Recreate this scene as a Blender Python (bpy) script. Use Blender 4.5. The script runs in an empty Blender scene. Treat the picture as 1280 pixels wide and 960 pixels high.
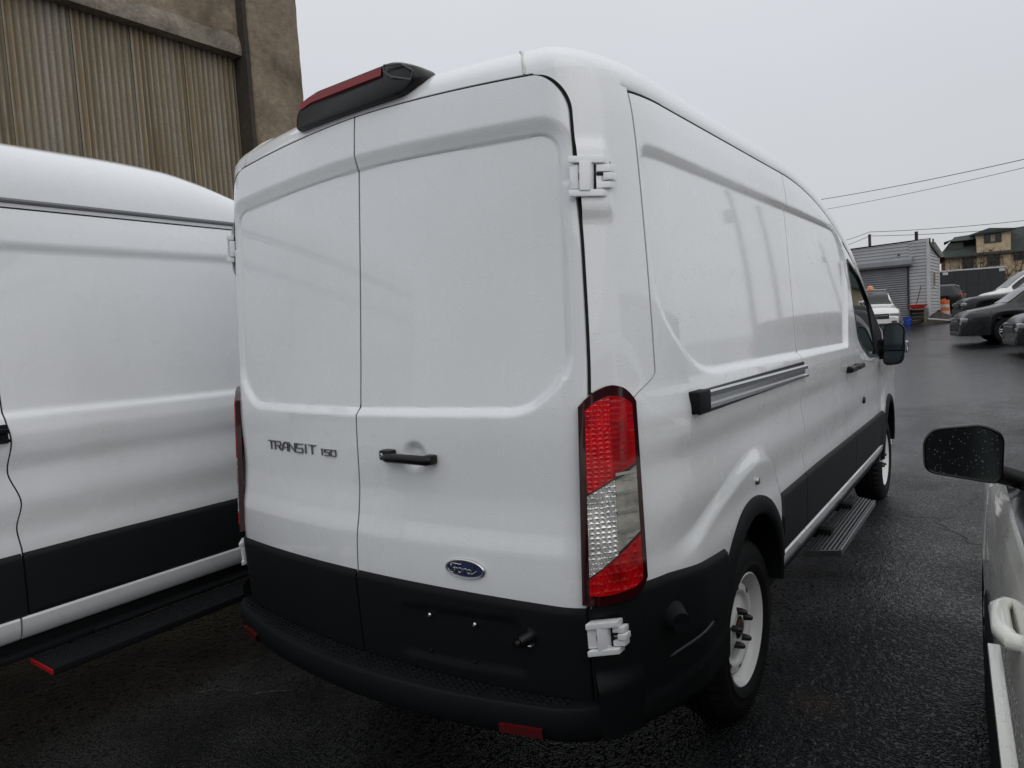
import bpy, bmesh, math, random
import numpy as np
from mathutils import Vector, Matrix
random.seed(7); np.random.seed(7)
S = bpy.context.scene
COL = S.collection
R = math.radians

# ---------------------------------------------------------------- camera
CAMPOS = (1.828, -1.493, 1.589); YAW, PITCH, ROLL, FPX = R(36.16), R(4.31), R(-3.35), 857.9
cy, sy, cp, sp, cr, sr = math.cos(YAW), math.sin(YAW), math.cos(PITCH), math.sin(PITCH), math.cos(ROLL), math.sin(ROLL)
fw = Vector((-sy*cp, cy*cp, -sp)); r0 = Vector((cy, sy, 0)); u0 = r0.cross(fw)
rt = cr*r0 + sr*u0; up = -sr*r0 + cr*u0
cam = bpy.data.cameras.new('camera'); camo = bpy.data.objects.new('camera', cam); COL.objects.link(camo)
camo.matrix_world = Matrix(((rt.x, up.x, -fw.x, CAMPOS[0]), (rt.y, up.y, -fw.y, CAMPOS[1]), (rt.z, up.z, -fw.z, CAMPOS[2]), (0, 0, 0, 1)))
cam.sensor_width = 36; cam.lens = 36*FPX/1280; cam.clip_start = .02; cam.clip_end = 2000
S.camera = camo

# ---------------------------------------------------------------- overcast sky and sun
SUN_EL, SUN_AZ = 42, 122      # azimuth clockwise from +Y
w = bpy.data.worlds.new('World'); S.world = w; w.use_nodes = True
nt = w.node_tree; nt.nodes.clear()
def N(t, **k):
    n = nt.nodes.new(t)
    for a, b in k.items(): setattr(n, a, b)
    return n
out = N('ShaderNodeOutputWorld'); bg = N('ShaderNodeBackground'); sky = N('ShaderNodeTexSky')
sky.sky_type = 'NISHITA'; sky.sun_disc = False; sky.sun_elevation = R(SUN_EL); sky.sun_rotation = R(SUN_AZ); sky.dust_density = 8; sky.air_density = 1.5
tc = N('ShaderNodeTexCoord'); sep = N('ShaderNodeSeparateXYZ'); ramp = N('ShaderNodeValToRGB'); mix = N('ShaderNodeMix', data_type='RGBA')
nz = N('ShaderNodeTexNoise'); nz.inputs['Scale'].default_value = 2.2; nz.inputs['Detail'].default_value = 4
mul = N('ShaderNodeMix', data_type='RGBA', blend_type='MULTIPLY'); mr = N('ShaderNodeMapRange')
SK = 10.0   # overcast cloud layer, in the sky texture's units (background strength 0.1 below)
e = ramp.color_ramp.elements
e[0].position = 0.0; e[0].color = (.59, .605, .625, 1)
e[1].position = 1.0; e[1].color = (.88, .90, .93, 1)
m1 = e.new(.30); m1.color = (.655, .675, .715, 1)
m2 = e.new(.55); m2.color = (.75, .765, .795, 1)
L = nt.links.new
sc = N('ShaderNodeVectorMath', operation='SCALE'); sc.inputs['Scale'].default_value = SK
L(tc.outputs['Generated'], sep.inputs[0]); L(sep.outputs['Z'], ramp.inputs[0]); L(ramp.outputs[0], sc.inputs[0])
L(tc.outputs['Generated'], nz.inputs['Vector']); L(nz.outputs['Fac'], mr.inputs[0]); mr.inputs[3].default_value = .955; mr.inputs[4].default_value = 1.045
mix.inputs[0].default_value = .97; L(sky.outputs[0], mix.inputs[6]); L(sc.outputs[0], mix.inputs[7])
mul.inputs[0].default_value = 1.0; L(mix.outputs[2], mul.inputs[6]); L(mr.outputs[0], mul.inputs[7])
L(mul.outputs[2], bg.inputs[0]); bg.inputs[1].default_value = .1; L(bg.outputs[0], out.inputs[0])
sun = bpy.data.lights.new('sun', 'SUN'); suno = bpy.data.objects.new('sun', sun); COL.objects.link(suno)
sun.energy = .5; sun.angle = R(75); sun.color = (1, .985, .965)
az = R(SUN_AZ); el = R(SUN_EL)
sd_ = Vector((math.sin(az)*math.cos(el), math.cos(az)*math.cos(el), math.sin(el)))
suno.rotation_euler = (-sd_).to_track_quat('-Z', 'Y').to_euler()
S.view_settings.view_transform = 'Standard'; S.view_settings.look = 'None'; S.view_settings.exposure = 0.0; S.view_settings.gamma = 1

# ---------------------------------------------------------------- helpers
def ground(y, x=0.0):
    return .03*((y-8)+math.sqrt((y-8)**2+9))/2
def ray_at(px, py, depth):
    d = fw + rt*((px-640)/FPX) - up*((py-480)/FPX); return Vector(CAMPOS) + d*depth

def mk(name, verts, faces, mat, parent=None, smooth=True, angle=35, kind=None):
    me = bpy.data.meshes.new(name)
    me.from_pydata([tuple(v) for v in verts], [], [tuple(f) for f in faces]); me.update()
    if smooth:
        me.polygons.foreach_set('use_smooth', [True]*len(me.polygons))
        if angle: me.set_sharp_from_angle(angle=R(angle))
    o = bpy.data.objects.new(name, me); COL.objects.link(o); me.materials.append(mat)
    if parent: o.parent = parent
    if kind: o['kind'] = kind
    return o
def empty(name, loc=(0, 0, 0), rz=0):
    o = bpy.data.objects.new(name, None); COL.objects.link(o); o.location = loc; o.rotation_euler = (0, 0, rz); o.empty_display_size = .2
    return o
def tag(o, label, cat, group=None):
    o['label'] = label; o['category'] = cat
    if group: o['group'] = group
    return o
def copy_tree(o, parent=None, skip=()):
    c = o.copy(); COL.objects.link(c); c.parent = parent
    for ch in [q for q in bpy.data.objects if q.parent == o]:
        if ch in skip: continue
        copy_tree(ch, c, skip)
    return c

class MB:
    def __init__(s): s.v = []; s.f = []
    def add(s, v, f):
        n = len(s.v); s.v += [tuple(map(float, p)) for p in v]; s.f += [tuple(i+n for i in q) for q in f]; return s
    def box(s, x0, x1, y0, y1, z0, z1):
        v = [(x, y, z) for x in (x0, x1) for y in (y0, y1) for z in (z0, z1)]
        return s.add(v, [(0, 1, 3, 2), (4, 6, 7, 5), (0, 4, 5, 1), (2, 3, 7, 6), (0, 2, 6, 4), (1, 5, 7, 3)])
    def bbox(s, x0, x1, y0, y1, z0, z1, b=.01):   # box with chamfered edges
        bm = bmesh.new(); bmesh.ops.create_cube(bm, size=1)
        for p in bm.verts: p.co = Vector(((x0+x1)/2+p.co.x*(x1-x0), (y0+y1)/2+p.co.y*(y1-y0), (z0+z1)/2+p.co.z*(z1-z0)))
        b = min(b, .45*min(abs(x1-x0), abs(y1-y0), abs(z1-z0)))
        bmesh.ops.bevel(bm, geom=bm.edges[:], offset=b, segments=2, affect='EDGES', profile=.6)
        bm.verts.index_update(); r = s.add([p.co for p in bm.verts], [[q.index for q in f.verts] for f in bm.faces]); bm.free(); return r
    def tube(s, pts, rad, n=10, cap=True):
        pts = [Vector(p) for p in pts]; rads = rad if isinstance(rad, (list, tuple)) else [rad]*len(pts)
        v = []; f = []; prev = None
        for i, p in enumerate(pts):
            t = (pts[min(i+1, len(pts)-1)] - pts[max(i-1, 0)]).normalized()
            if prev is None: a = Vector((0, 0, 1)) if abs(t.z) < .9 else Vector((1, 0, 0)); a = a.cross(t).normalized()
            else: a = (prev - t*prev.dot(t)).normalized()
            prev = a; b = t.cross(a)
            for k in range(n):
                q = 2*math.pi*k/n; v.append(p + (a*math.cos(q)+b*math.sin(q))*rads[i])
        for i in range(len(pts)-1):
            for k in range(n): f.append((i*n+k, i*n+(k+1) % n, (i+1)*n+(k+1) % n, (i+1)*n+k))
        if cap: f.append(tuple(range(n))[::-1]); f.append(tuple((len(pts)-1)*n+k for k in range(n)))
        return s.add(v, f)
    def lathe(s, prof, n=48, axis='x', c=(0, 0, 0), mod=None):   # prof: (r, a) ; revolved about an axis
        v = []; f = []; m = len(prof)
        for k in range(n):
            q = 2*math.pi*k/n
            for j, (r, a) in enumerate(prof):
                rr = r + (mod(k, j) if mod else 0)
                p = (a, rr*math.cos(q), rr*math.sin(q)) if axis == 'x' else ((rr*math.cos(q), a, rr*math.sin(q)) if axis == 'y' else (rr*math.cos(q), rr*math.sin(q), a))
                v.append((p[0]+c[0], p[1]+c[1], p[2]+c[2]))
        for k in range(n):
            for j in range(m-1):
                f.append((k*m+j, k*m+j+1, ((k+1) % n)*m+j+1, ((k+1) % n)*m+j))
        return s.add(v, f)
    def prism(s, poly, h, fn=None):     # poly 2D, extruded 0..h ; fn(a,b,c)->xyz
        n = len(poly); fn = fn or (lambda a, b, c: (a, b, c))
        v = [fn(a, b, 0) for a, b in poly] + [fn(a, b, h) for a, b in poly]
        return s.add(v, [tuple(range(n))[::-1], tuple(range(n, 2*n))] + [(i, (i+1) % n, n+(i+1) % n, n+i) for i in range(n)])
    def grid(s, P, flip=False):         # P array (a,b,3)
        a, b = P.shape[:2]; v = P.reshape(-1, 3)
        f = [((i*b+j), (i+1)*b+j, (i+1)*b+j+1, i*b+j+1) for i in range(a-1) for j in range(b-1)]
        if flip: f = [q[::-1] for q in f]
        return s.add(v, f)
    def build(s, name, mat, parent=None, smooth=True, angle=35, kind=None): return mk(name, s.v, s.f, mat, parent, smooth, angle, kind)

# ---------------------------------------------------------------- materials
def mat(name, base=(.5, .5, .5), rough=.5, metal=0, coat=0, spec=.5, trans=0):
    m = bpy.data.materials.new(name); m.use_nodes = True; b = m.node_tree.nodes['Principled BSDF']
    b.inputs['Base Color'].default_value = (*base, 1); b.inputs['Roughness'].default_value = rough; b.inputs['Metallic'].default_value = metal
    b.inputs['Coat Weight'].default_value = coat; b.inputs['Coat Roughness'].default_value = .04; b.inputs['Specular IOR Level'].default_value = spec
    b.inputs['Transmission Weight'].default_value = trans
    return m
class NT:
    def __init__(s, m): s.t = m.node_tree; s.b = s.t.nodes['Principled BSDF']; s.co = s.n('ShaderNodeTexCoord')
    def n(s, t, ins=None, **k):
        q = s.t.nodes.new(t)
        for a, b in k.items(): setattr(q, a, b)
        for a, b in (ins or {}).items():
            if isinstance(b, bpy.types.NodeSocket): s.t.links.new(b, q.inputs[a])
            else: q.inputs[a].default_value = b
        return q
    def l(s, a, b): s.t.links.new(a, b)
    def vec(s, scale=(1, 1, 1), src='Object'): return s.n('ShaderNodeMapping', {'Vector': s.co.outputs[src], 'Scale': scale}).outputs[0]
    def noise(s, scale, detail=4, vec=None, rough=.5): return s.n('ShaderNodeTexNoise', {'Vector': vec or s.co.outputs['Object'], 'Scale': scale, 'Detail': detail, 'Roughness': rough}).outputs['Fac']
    def ramp(s, fac, stops):
        q = s.n('ShaderNodeValToRGB', {'Fac': fac}); el = q.color_ramp.elements
        while len(el) < len(stops): el.new(.5)
        for i, (p, c) in enumerate(stops): el[i].position = p; el[i].color = (*c, 1) if len(c) == 3 else c
        return q.outputs[0]
    def mixc(s, fac, a, b, mode='MIX'):
        q = s.n('ShaderNodeMix', data_type='RGBA', blend_type=mode)
        for i, v in ((0, fac), (6, a), (7, b)):
            if isinstance(v, bpy.types.NodeSocket): s.t.links.new(v, q.inputs[i])
            else: q.inputs[i].default_value = v if i == 0 else (*v, 1)
        return q.outputs[2]
    def bump(s, h, strength=.3, dist=.01, prev=None):
        q = s.n('ShaderNodeBump', {'Height': h, 'Strength': strength, 'Distance': dist})
        if prev: s.l(prev, q.inputs['Normal'])
        return q.outputs[0]
    def mr(s, v, a, b, c, d): return s.n('ShaderNodeMapRange', {'Value': v, 'From Min': a, 'From Max': b, 'To Min': c, 'To Max': d}).outputs[0]
    def math(s, op, a, b=0.0): return s.n('ShaderNodeMath', {0: a, 1: b}, operation=op).outputs[0]
def droplets(t, scale, size=.35, strength=.5, dist=.002, cover=.5):
    v = t.n('ShaderNodeTexVoronoi', {'Vector': t.co.outputs['Object'], 'Scale': scale, 'Randomness': 1.0})
    d = t.mr(v.outputs['Distance'], 0, size, 1, 0)
    keep = t.math('GREATER_THAN', t.n('ShaderNodeSeparateColor', {'Color': v.outputs['Color']}).outputs[0], 1-cover)
    return t.bump(t.math('MULTIPLY', d, keep), strength, dist)
def paint(name, base, rough=.28, coat=1.0, drops=True, dirt=.06):
    m = mat(name, base, rough, 0, coat); t = NT(m)
    n1 = t.noise(1.3, 5); n2 = t.noise(6, 5)
    dk = tuple(c*.80 for c in base)
    t.l(t.mixc(t.math('MULTIPLY', t.mr(n1, .40, .75, 0, 1), dirt*6), base, dk), t.b.inputs['Base Color'])
    t.l(t.mr(n2, .3, .7, rough-.05, rough+.08), t.b.inputs['Roughness']); m.node_tree.nodes['Principled BSDF'].inputs['Coat IOR'].default_value = 1.58
    if drops:
        n3 = t.noise(1.0, 3, t.vec((45, 45, 1.3))); c0_ = t.b.inputs['Base Color'].links[0].from_socket
        t.l(t.mixc(t.math('MULTIPLY', t.mr(n3, .45, .75, 0, 1), t.mr(n1, .3, .7, .03, .14)), c0_, tuple(c*.86 for c in base)), t.b.inputs['Base Color'])
    if drops:
        b = droplets(t, 120, .34, .30, .003, .26); t.l(b, t.b.inputs['Normal']); t.l(b, t.b.inputs['Coat Normal'])
    return m
M = {}
M['white'] = paint('white_paint', (.83, .848, .865))
M['white2'] = paint('white_paint_plain', (.83, .848, .865), drops=False)
M['cream'] = paint('cream_paint', (.84, .84, .77))
M['carwhite'] = paint('car_white', (.78, .78, .76), drops=False)
M['carblack'] = paint('car_black', (.003, .0033, .004), .25, .15, drops=False)
M['cargrey'] = paint('car_grey', (.012, .0125, .015), .25, .25, drops=False)
def plastic(name, base, rough, bs=400, st=.25, drops=0):
    m = mat(name, base, rough, 0, 0, .20); t = NT(m); b = t.bump(t.noise(bs, 2), st, .001)
    if drops:
        v = t.n('ShaderNodeTexVoronoi', {'Vector': t.co.outputs['Object'], 'Scale': drops})
        b = t.bump(t.mr(v.outputs['Distance'], 0, .35, 1, 0), .6, .004, b)
        t.l(t.mr(v.outputs['Distance'], .1, .35, .05, rough), t.b.inputs['Roughness'])
    t.l(b, t.b.inputs['Normal'])
    n = t.noise(3, 5); t.l(t.mixc(n, tuple(c*.75 for c in base), tuple(c*1.3 for c in base)), t.b.inputs['Base Color'])
    return m
M['plastic'] = plastic('dark_plastic', (.0050, .0060, .0068), .62)
M['cladding'] = plastic('cladding_plastic', (.011, .012, .013), .55)
M['tread'] = plastic('wet_tread_plastic', (.0055, .006, .0068), .45, drops=70)
M['ribgrey'] = mat('rib_grey', (.026, .028, .03), .45)
M['brakered'] = mat('brake_red', (.22, .006, .012), .35, 0, 0, .4)
M['shadegrey'] = mat('shade_grey', (.16, .165, .175), .5)
M['gloss'] = mat('black_gloss', (.005, .005, .006), .32, 0, 0, .30)
M['rubber'] = plastic('rubber', (.0075, .008, .0085), .72, 160, .3)
M['inner'] = mat('dark_inner', (.006, .006, .007), .9)
M['glass'] = mat('dark_glass', (.010, .016, .017), .03, 0, 0, .6)
M['mirror'] = mat('mirror_glass', (.28, .33, .34), .04, 1.0)
M['chrome'] = mat('chrome', (.55, .56, .57), .16, 1.0)
M['darkchrome'] = mat('dark_chrome', (.17, .175, .18), .25, 1.0)
M['alu'] = mat('aluminium', (.36, .37, .38), .35, 1.0)
M['steelwhite'] = paint('wheel_white', (.74, .74, .73), .4, .2, drops=False, dirt=.1)
M['rust'] = mat('rust', (.045, .022, .012), .8)
M['lug'] = mat('black_nut', (.005, .005, .005), .45)
M['redplastic'] = mat('red_reflector', (.09, .004, .006), .25, 0, .4)
M['blue'] = mat('badge_blue', (.012, .022, .075), .25, 0, .8)
M['lampframe'] = mat('lamp_frame', (.030, .002, .004), .12, 0, 1)
def lens(name, base, metal, rough, kx, kz, st=.5):
    m = mat(name, base, rough, metal, .5); t = NT(m)
    br = t.n('ShaderNodeTexVoronoi', {'Vector': t.vec((kx, kx, kz)), 'Scale': 1.0, 'Randomness': .25}, distance='CHEBYCHEV')
    b = t.bump(br.outputs['Distance'], st, .01); t.l(b, t.b.inputs['Normal'])
    n = t.noise(14, 3); dk = tuple(c*.45 for c in base)
    t.l(t.mixc(t.mr(n, .35, .65, 0, 1), base, dk), t.b.inputs['Base Color'])
    return m
M['lens_red'] = lens('red_lens', (.70, .002, .008), 0, .18, 75, 75)
M['lens_red_dark'] = lens('red_lens_smooth', (.50, .003, .010), 0, .12, 14, 60, .25)
M['lens_clear'] = lens('clear_lens', (.86, .86, .84), .45, .14, 85, 70, .8)
M['lens_rib'] = lens('clear_lens_ribbed', (.62, .60, .55), .45, .22, 6, 30, .7)
M['lens_red_low'] = lens('red_lens_low', (.60, .002, .006), 0, .16, 60, 40)

def asphalt():
    m = mat('wet_asphalt', (.02, .021, .022), .4); t = NT(m); P = t.co.outputs['Object']
    big = t.noise(.22, 4, P); mid = t.noise(1.7, 4, P); v = t.n('ShaderNodeTexVoronoi', {'Vector': P, 'Scale': 85.0}); v2 = t.n('ShaderNodeTexVoronoi', {'Vector': P, 'Scale': 170.0})
    base = t.mixc(t.mr(mid, .3, .7, 0, 1), (.0030, .0036, .0042), (.0080, .0090, .0100))
    base = t.mixc(t.math('MULTIPLY', t.math('GREATER_THAN', t.n('ShaderNodeSeparateColor', {'Color': v.outputs['Color']}).outputs[0], .86), .55), base, (.034, .0345, .035))
    cw = t.n('ShaderNodeVectorMath', {0: P, 1: t.n('ShaderNodeVectorMath', {0: t.n('ShaderNodeTexNoise', {'Vector': P, 'Scale': 1.3, 'Detail': 3.0}).outputs['Color'], 'Scale': .9}, operation='SCALE').outputs[0]}, operation='ADD').outputs[0]
    ck = t.n('ShaderNodeTexVoronoi', {'Vector': cw, 'Scale': .38}, feature='DISTANCE_TO_EDGE').outputs['Distance']; crack = t.math('MULTIPLY', t.mr(ck, .0, .006, 1, 0), t.mr(big, .45, .52, 0, 1))
    base = t.mixc(t.mr(big, .44, .50, 0, .55), base, (.0105, .0118, .0130)); base = t.mixc(crack, base, (.001, .001, .001))
    wn = t.n('ShaderNodeTexWhiteNoise', {'Vector': v2.outputs['Color']}).outputs[0]
    base = t.mixc(t.math('MULTIPLY', t.math('GREATER_THAN', wn, .988), .4), base, (.13, .13, .125))
    ds = t.n('ShaderNodeVectorMath', {0: P, 1: (1.17, 1.36, 0)}, operation='DISTANCE').outputs['Value']; base = t.mixc(t.math('MULTIPLY', t.mr(t.math('ADD', ds, t.math('MULTIPLY', mid, .12)), .08, .20, .85, 0), t.mr(v.outputs['Distance'], .1, .5, 1, .1)), base, (.11, .065, .04))
    yy = t.n('ShaderNodeSeparateXYZ', {'Vector': P}).outputs['Y']; film = t.mr(yy, 5.5, 10.0, 0, 1.0)      # standing water film further up the lot
    wet = t.mr(t.math('ADD', t.math('ADD', t.math('MULTIPLY', big, .75), t.math('MULTIPLY', mid, .25)), t.math('MULTIPLY', film, .17)), .47, .66, 0, 1)
    t.l(base, t.b.inputs['Base Color']); t.l(t.mr(wet, 0, 1, .34, .15), t.b.inputs['Roughness']); t.l(t.mr(wet, 0, 1, .20, 1.0), t.b.inputs['Specular IOR Level'])
    hgt = t.math('ADD', t.mr(v.outputs['Distance'], 0, .6, 1, 0), t.math('SUBTRACT', t.math('MULTIPLY', t.noise(28, 2, P), 1.0), t.math('MULTIPLY', crack, 1.5)))
    st = t.mr(wet, 0, 1, 1.0, .28)
    q = t.n('ShaderNodeBump', {'Height': hgt, 'Distance': .016}); t.l(st, q.inputs['Strength'])
    t.l(q.outputs[0], t.b.inputs['Normal'])
    return m
M['asphalt'] = asphalt()

# ---------------------------------------------------------------- ground
def build_ground():
    ys = np.unique(np.concatenate([[-300, -100, -40, -15], np.arange(-6, 60, 1.0), [70, 90, 120, 160, 220, 320, 500, 900]]))
    xs = np.array([-600, -200, -80, -40, -20, -12, -8, -6, -5, -4, -3.5, -3, -2.5, -2, -1.5, -1, 0, 2, 4, 8, 15, 30, 60, 150, 600], float)
    P = np.zeros((len(xs), len(ys), 3))
    for i, x in enumerate(xs):
        for j, y in enumerate(ys):
            s = min(max((-x-.9)/.8, 0), 1); s = s*s*(3-2*s)
            P[i, j] = (x, y, ground(min(y, 70)) - .035*s*(1 if y < 12 else 0))
    o = MB().grid(P).build('asphalt_ground', M['asphalt'], angle=0); o['kind'] = 'structure'
build_ground()

# ---------------------------------------------------------------- the van: body surface functions
def pchip(xs, ys):
    xs = np.array(xs, float); ys = np.array(ys, float); h = np.diff(xs); d = np.diff(ys)/h
    m = np.zeros_like(xs); m[0] = d[0]; m[-1] = d[-1]
    for i in range(1, len(xs)-1):
        if d[i-1]*d[i] > 0: m[i] = 2/(1/d[i-1]+1/d[i])
    def f(x):
        x = np.clip(np.asarray(x, float), xs[0], xs[-1]); i = np.clip(np.searchsorted(xs, x)-1, 0, len(h)-1)
        t = (x-xs[i])/h[i]; hh = h[i]
        return (2*t**3-3*t*t+1)*ys[i]+(t**3-2*t*t+t)*hh*m[i]+(-2*t**3+3*t*t)*ys[i+1]+(t**3-t*t)*hh*m[i+1]
    return f
WP = pchip([.25, .45, .56, .82, .91, 1.03, 1.16, 1.25, 1.31, 1.36, 1.42, 1.6, 1.85, 2.09, 2.2, 2.275, 2.4],
           [.985, .995, 1.0, 1.006, 1.000, 1.008, 1.000, 1.014, 1.018, 1.011, 1.001, .991, .977, .960, .949, .935, .90])
YC = pchip([.3, .5, .65, .8, .92, 1.0, 1.1, 1.27, 1.34, 1.5, 1.8, 2.1, 2.24, 2.36, 2.5],
           [.075, .06, .05, .045, .052, .068, .080, .084, .088, .103, .130, .155, .168, .182, .215])
KC = pchip([.3, .8, 1.4, 2.0, 2.4], [.14, .13, .11, .075, .060])
Z0 = 1.42; ZG = 2.275
RD_MAIN = pchip([0, 2, 2.5, 3, 3.5, 4, 4.5, 5, 5.5], [0, 0, .006, .040, .115, .26, .50, .84, 1.1]); RD_LEFT = pchip([0, 2.6, 2.9, 3.1, 3.3, 3.6, 6], [0, 0, .012, .05, .115, .20, .22])
VP = dict(d0=2.0, dk=.1, roof=2.515, res=1.0, rd=RD_MAIN, rp=1.0, strip=False)     # where and how fast the roof line falls forward, roof height
def droproof(y): return float(VP['rd'](y))
def drop(y): return np.where(y > VP['d0'], VP['dk']*(y-VP['d0'])**2, 0)
def zeta(y, z):
    zg = np.maximum(ZG-drop(y), 1.5)
    return np.where(z < Z0, z, Z0+(z-Z0)*(ZG-Z0)/(zg-Z0))
def cabw(y): return np.where(y > 3.9, -.03*((np.maximum(y, 3.9)-3.9)/1.3)**2, 0)
def Yrear(x, z): return YC(z)+KC(z)*x*x
XC, PE, YE = .76, 2.2, .60
TH = np.linspace(0, np.pi/2, 60)
def corner(th, z):
    W = WP(z); a = W-XC; x = XC+a*np.sin(th)**(2/PE); b = YE-Yrear(W, z); y = Yrear(x, z)+b*(1-np.cos(th)**(2/PE)); return x, y
def Sx(y, z):
    y, z = np.broadcast_arrays(np.asarray(y, float), np.asarray(z, float))
    ze = zeta(y, z); out = WP(ze)+cabw(y); out = np.array(out); mk_ = y < YE
    if mk_.any():
        yy = y[mk_]; zz = ze[mk_]; X, Y = corner(TH[None, :], zz[:, None]); out[mk_] = [np.interp(yy[i], Y[i], X[i]) for i in range(len(yy))]
    return out
def Ry(x, z):
    ax, z = np.broadcast_arrays(np.abs(np.asarray(x, float)), np.asarray(z, float))
    W = WP(z); a = W-XC; q = np.clip((ax-XC)/a, 0, .999); b = YE-Yrear(W, z)
    return Yrear(ax, z)+b*(1-(1-q**PE)**(1/PE))
def round_poly(pts, rads, n=7):
    out = []; m = len(pts); rads = rads if isinstance(rads, (list, tuple)) else [rads]*m
    for i in range(m):
        p = np.array(pts[i], float); a = np.array(pts[i-1], float); b = np.array(pts[(i+1) % m], float)
        da, db = a-p, b-p; la, lb = np.linalg.norm(da), np.linalg.norm(db); k = min(rads[i], .48*la, .48*lb)
        if k < 1e-4: out.append(p); continue
        A = p+da/la*k; B = p+db/lb*k
        for t in np.linspace(0, 1, n): out.append((1-t)**2*A+2*t*(1-t)*p+t*t*B)
    return np.array(out)
def sdist(X, Y, poly):
    d = np.full(X.shape, 1e9); ins = np.zeros(X.shape, bool); n = len(poly)
    for i in range(n):
        ax, ay = poly[i-1]; bx, by = poly[i]; ex, ey = bx-ax, by-ay; L2 = ex*ex+ey*ey+1e-12
        t = np.clip(((X-ax)*ex+(Y-ay)*ey)/L2, 0, 1); d = np.minimum(d, np.hypot(X-ax-t*ex, Y-ay-t*ey))
        c = ((ay > Y) != (by > Y)) & (X < (bx-ax)*(Y-ay)/(by-ay+1e-12)+ax); ins ^= c
    return np.where(ins, -d, d)
def sstep(t): t = np.clip(t, 0, 1); return t*t*(3-2*t)

REC_R = round_poly([(0, 2.185), (.79, 2.148), (.797, 1.46), (.675, 1.362), (0, 1.357), (-.675, 1.362), (-.797, 1.46), (-.79, 2.148)], [.3, .07, .08, .06, 0, .06, .08, .07])
def rear_disp(X, Z):
    sd = sdist(X, Z, REC_R); w = np.where(Z > 2.0, .05, np.where(Z < 1.45, .022, .03))
    t = np.clip(1-sd/w, 0, 1); d = .017*(.3*sstep(t)+.7*t)+.005*sstep((.004-sd)/.008)
    return d
REC_S = round_poly([(.445, 2.098), (3.24, 2.098), (3.44, 1.93), (3.20, 1.395), (.70, 1.425), (.44, 1.62)], [.03, .16, .15, .05, .16, .16])
FLARE = round_poly([(.30, .80), (.40, .845), (.60, .885), (.78, .94), (1.0, 1.0), (1.2, 1.03), (1.36, 1.01), (1.46, .94), (1.505, .86), (1.53, .78), (1.53, .2), (.30, .2)], .06)
def side_disp(Y, Z):
    sd = sdist(Y, Z, REC_S); w = np.where(Z > 2.0, .030, np.where(Z < 1.5, .020, .02))
    t = np.clip(1-sd/w, 0, 1); d = .013*(.3*sstep(t)+.7*t)+.004*sstep((.004-sd)/.008)
    # flared lip round the rear wheel opening
    sf = sdist(Y, Z, FLARE); tf = np.clip((.055-sf)/.06, 0, 1); d = d-.019*(.5*sstep(tf)+.5*tf)*sstep((Y-.40)/.20)
    rf = np.hypot(Y-4.95, np.maximum(Z-.45, 0)); d = d-.016*sstep((.60-rf)/.13)*sstep((1.12-Z)/.1)
    return d
def side_pt(Y, Z, off=0.0):
    X = Sx(Y, Z)-side_disp(Y, Z)+off; return np.stack([X, Y, Z], -1)
def rear_pt(X, Z, off=0.0):
    return np.stack([X, Ry(X, Z)+rear_disp(X, Z)-off, Z], -1)

# ---------------------------------------------------------------- van builder
_pc = {}; _lt = {}
def mirror_obj(o, parent):
    c = o.copy(); me = o.data.copy(); co = np.empty(len(me.vertices)*3); me.vertices.foreach_get('co', co); co = co.reshape(-1, 3); co[:, 0] *= -1
    me.vertices.foreach_set('co', co.ravel()); me.flip_normals(); me.update(); c.data = me; COL.objects.link(c); c.parent = parent
    return c
def grid_faces_trim(P, keep):
    a, b = P.shape[:2]; f = []
    for i in range(a-1):
        for j in range(b-1):
            if keep[i, j]: f.append((i*b+j, (i+1)*b+j, (i+1)*b+j+1, i*b+j+1))
    used = sorted({k for q in f for k in q}); mp = {k: n for n, k in enumerate(used)}
    return P.reshape(-1, 3)[used], [tuple(mp[k] for k in q) for q in f]
def panel_side(name, y0f, y1f, z0f, z1f, ny, nz, m, parent, off=0.0, hole=None, edge=True):
    """patch of the body side between y0(z)..y1(z), z0(y)..z1(y), its border folded inwards"""
    ny, nz = int(ny*VP["res"]), int(nz*VP["res"]); u = np.linspace(0, 1, ny)[:, None]; v = np.linspace(0, 1, nz)[None, :]
    za = .57+v*(2.27-.57)+0*u
    Y = y0f(za)+u*(y1f(za)-y0f(za))
    for _ in range(3):
        Z = z0f(Y)+v*(z1f(Y)-z0f(Y)); Y = y0f(Z)+u*(y1f(Z)-y0f(Z))
    P = side_pt(Y, Z, off)
    if edge:
        E_ = np.zeros((ny+2, nz+2, 3)); E_[1:-1, 1:-1] = P; E_[0, 1:-1] = P[0]; E_[-1, 1:-1] = P[-1]; E_[:, 0] = E_[:, 1]; E_[:, -1] = E_[:, -2]
        E_[0, :, 0] -= .02; E_[-1, :, 0] -= .02; E_[1:-1, 0, 0] -= .02; E_[1:-1, -1, 0] -= .02; P = E_
    Yc = (P[1:, 1:, 1]+P[:-1, :-1, 1])/2; Zc = (P[1:, 1:, 2]+P[:-1, :-1, 2])/2
    keep = np.ones(Yc.shape, bool) if hole is None else ~hole(Yc, Zc)
    v_, f_ = grid_faces_trim(P, keep)
    return mk(name, v_, f_, m, parent, True, 40)

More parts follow.
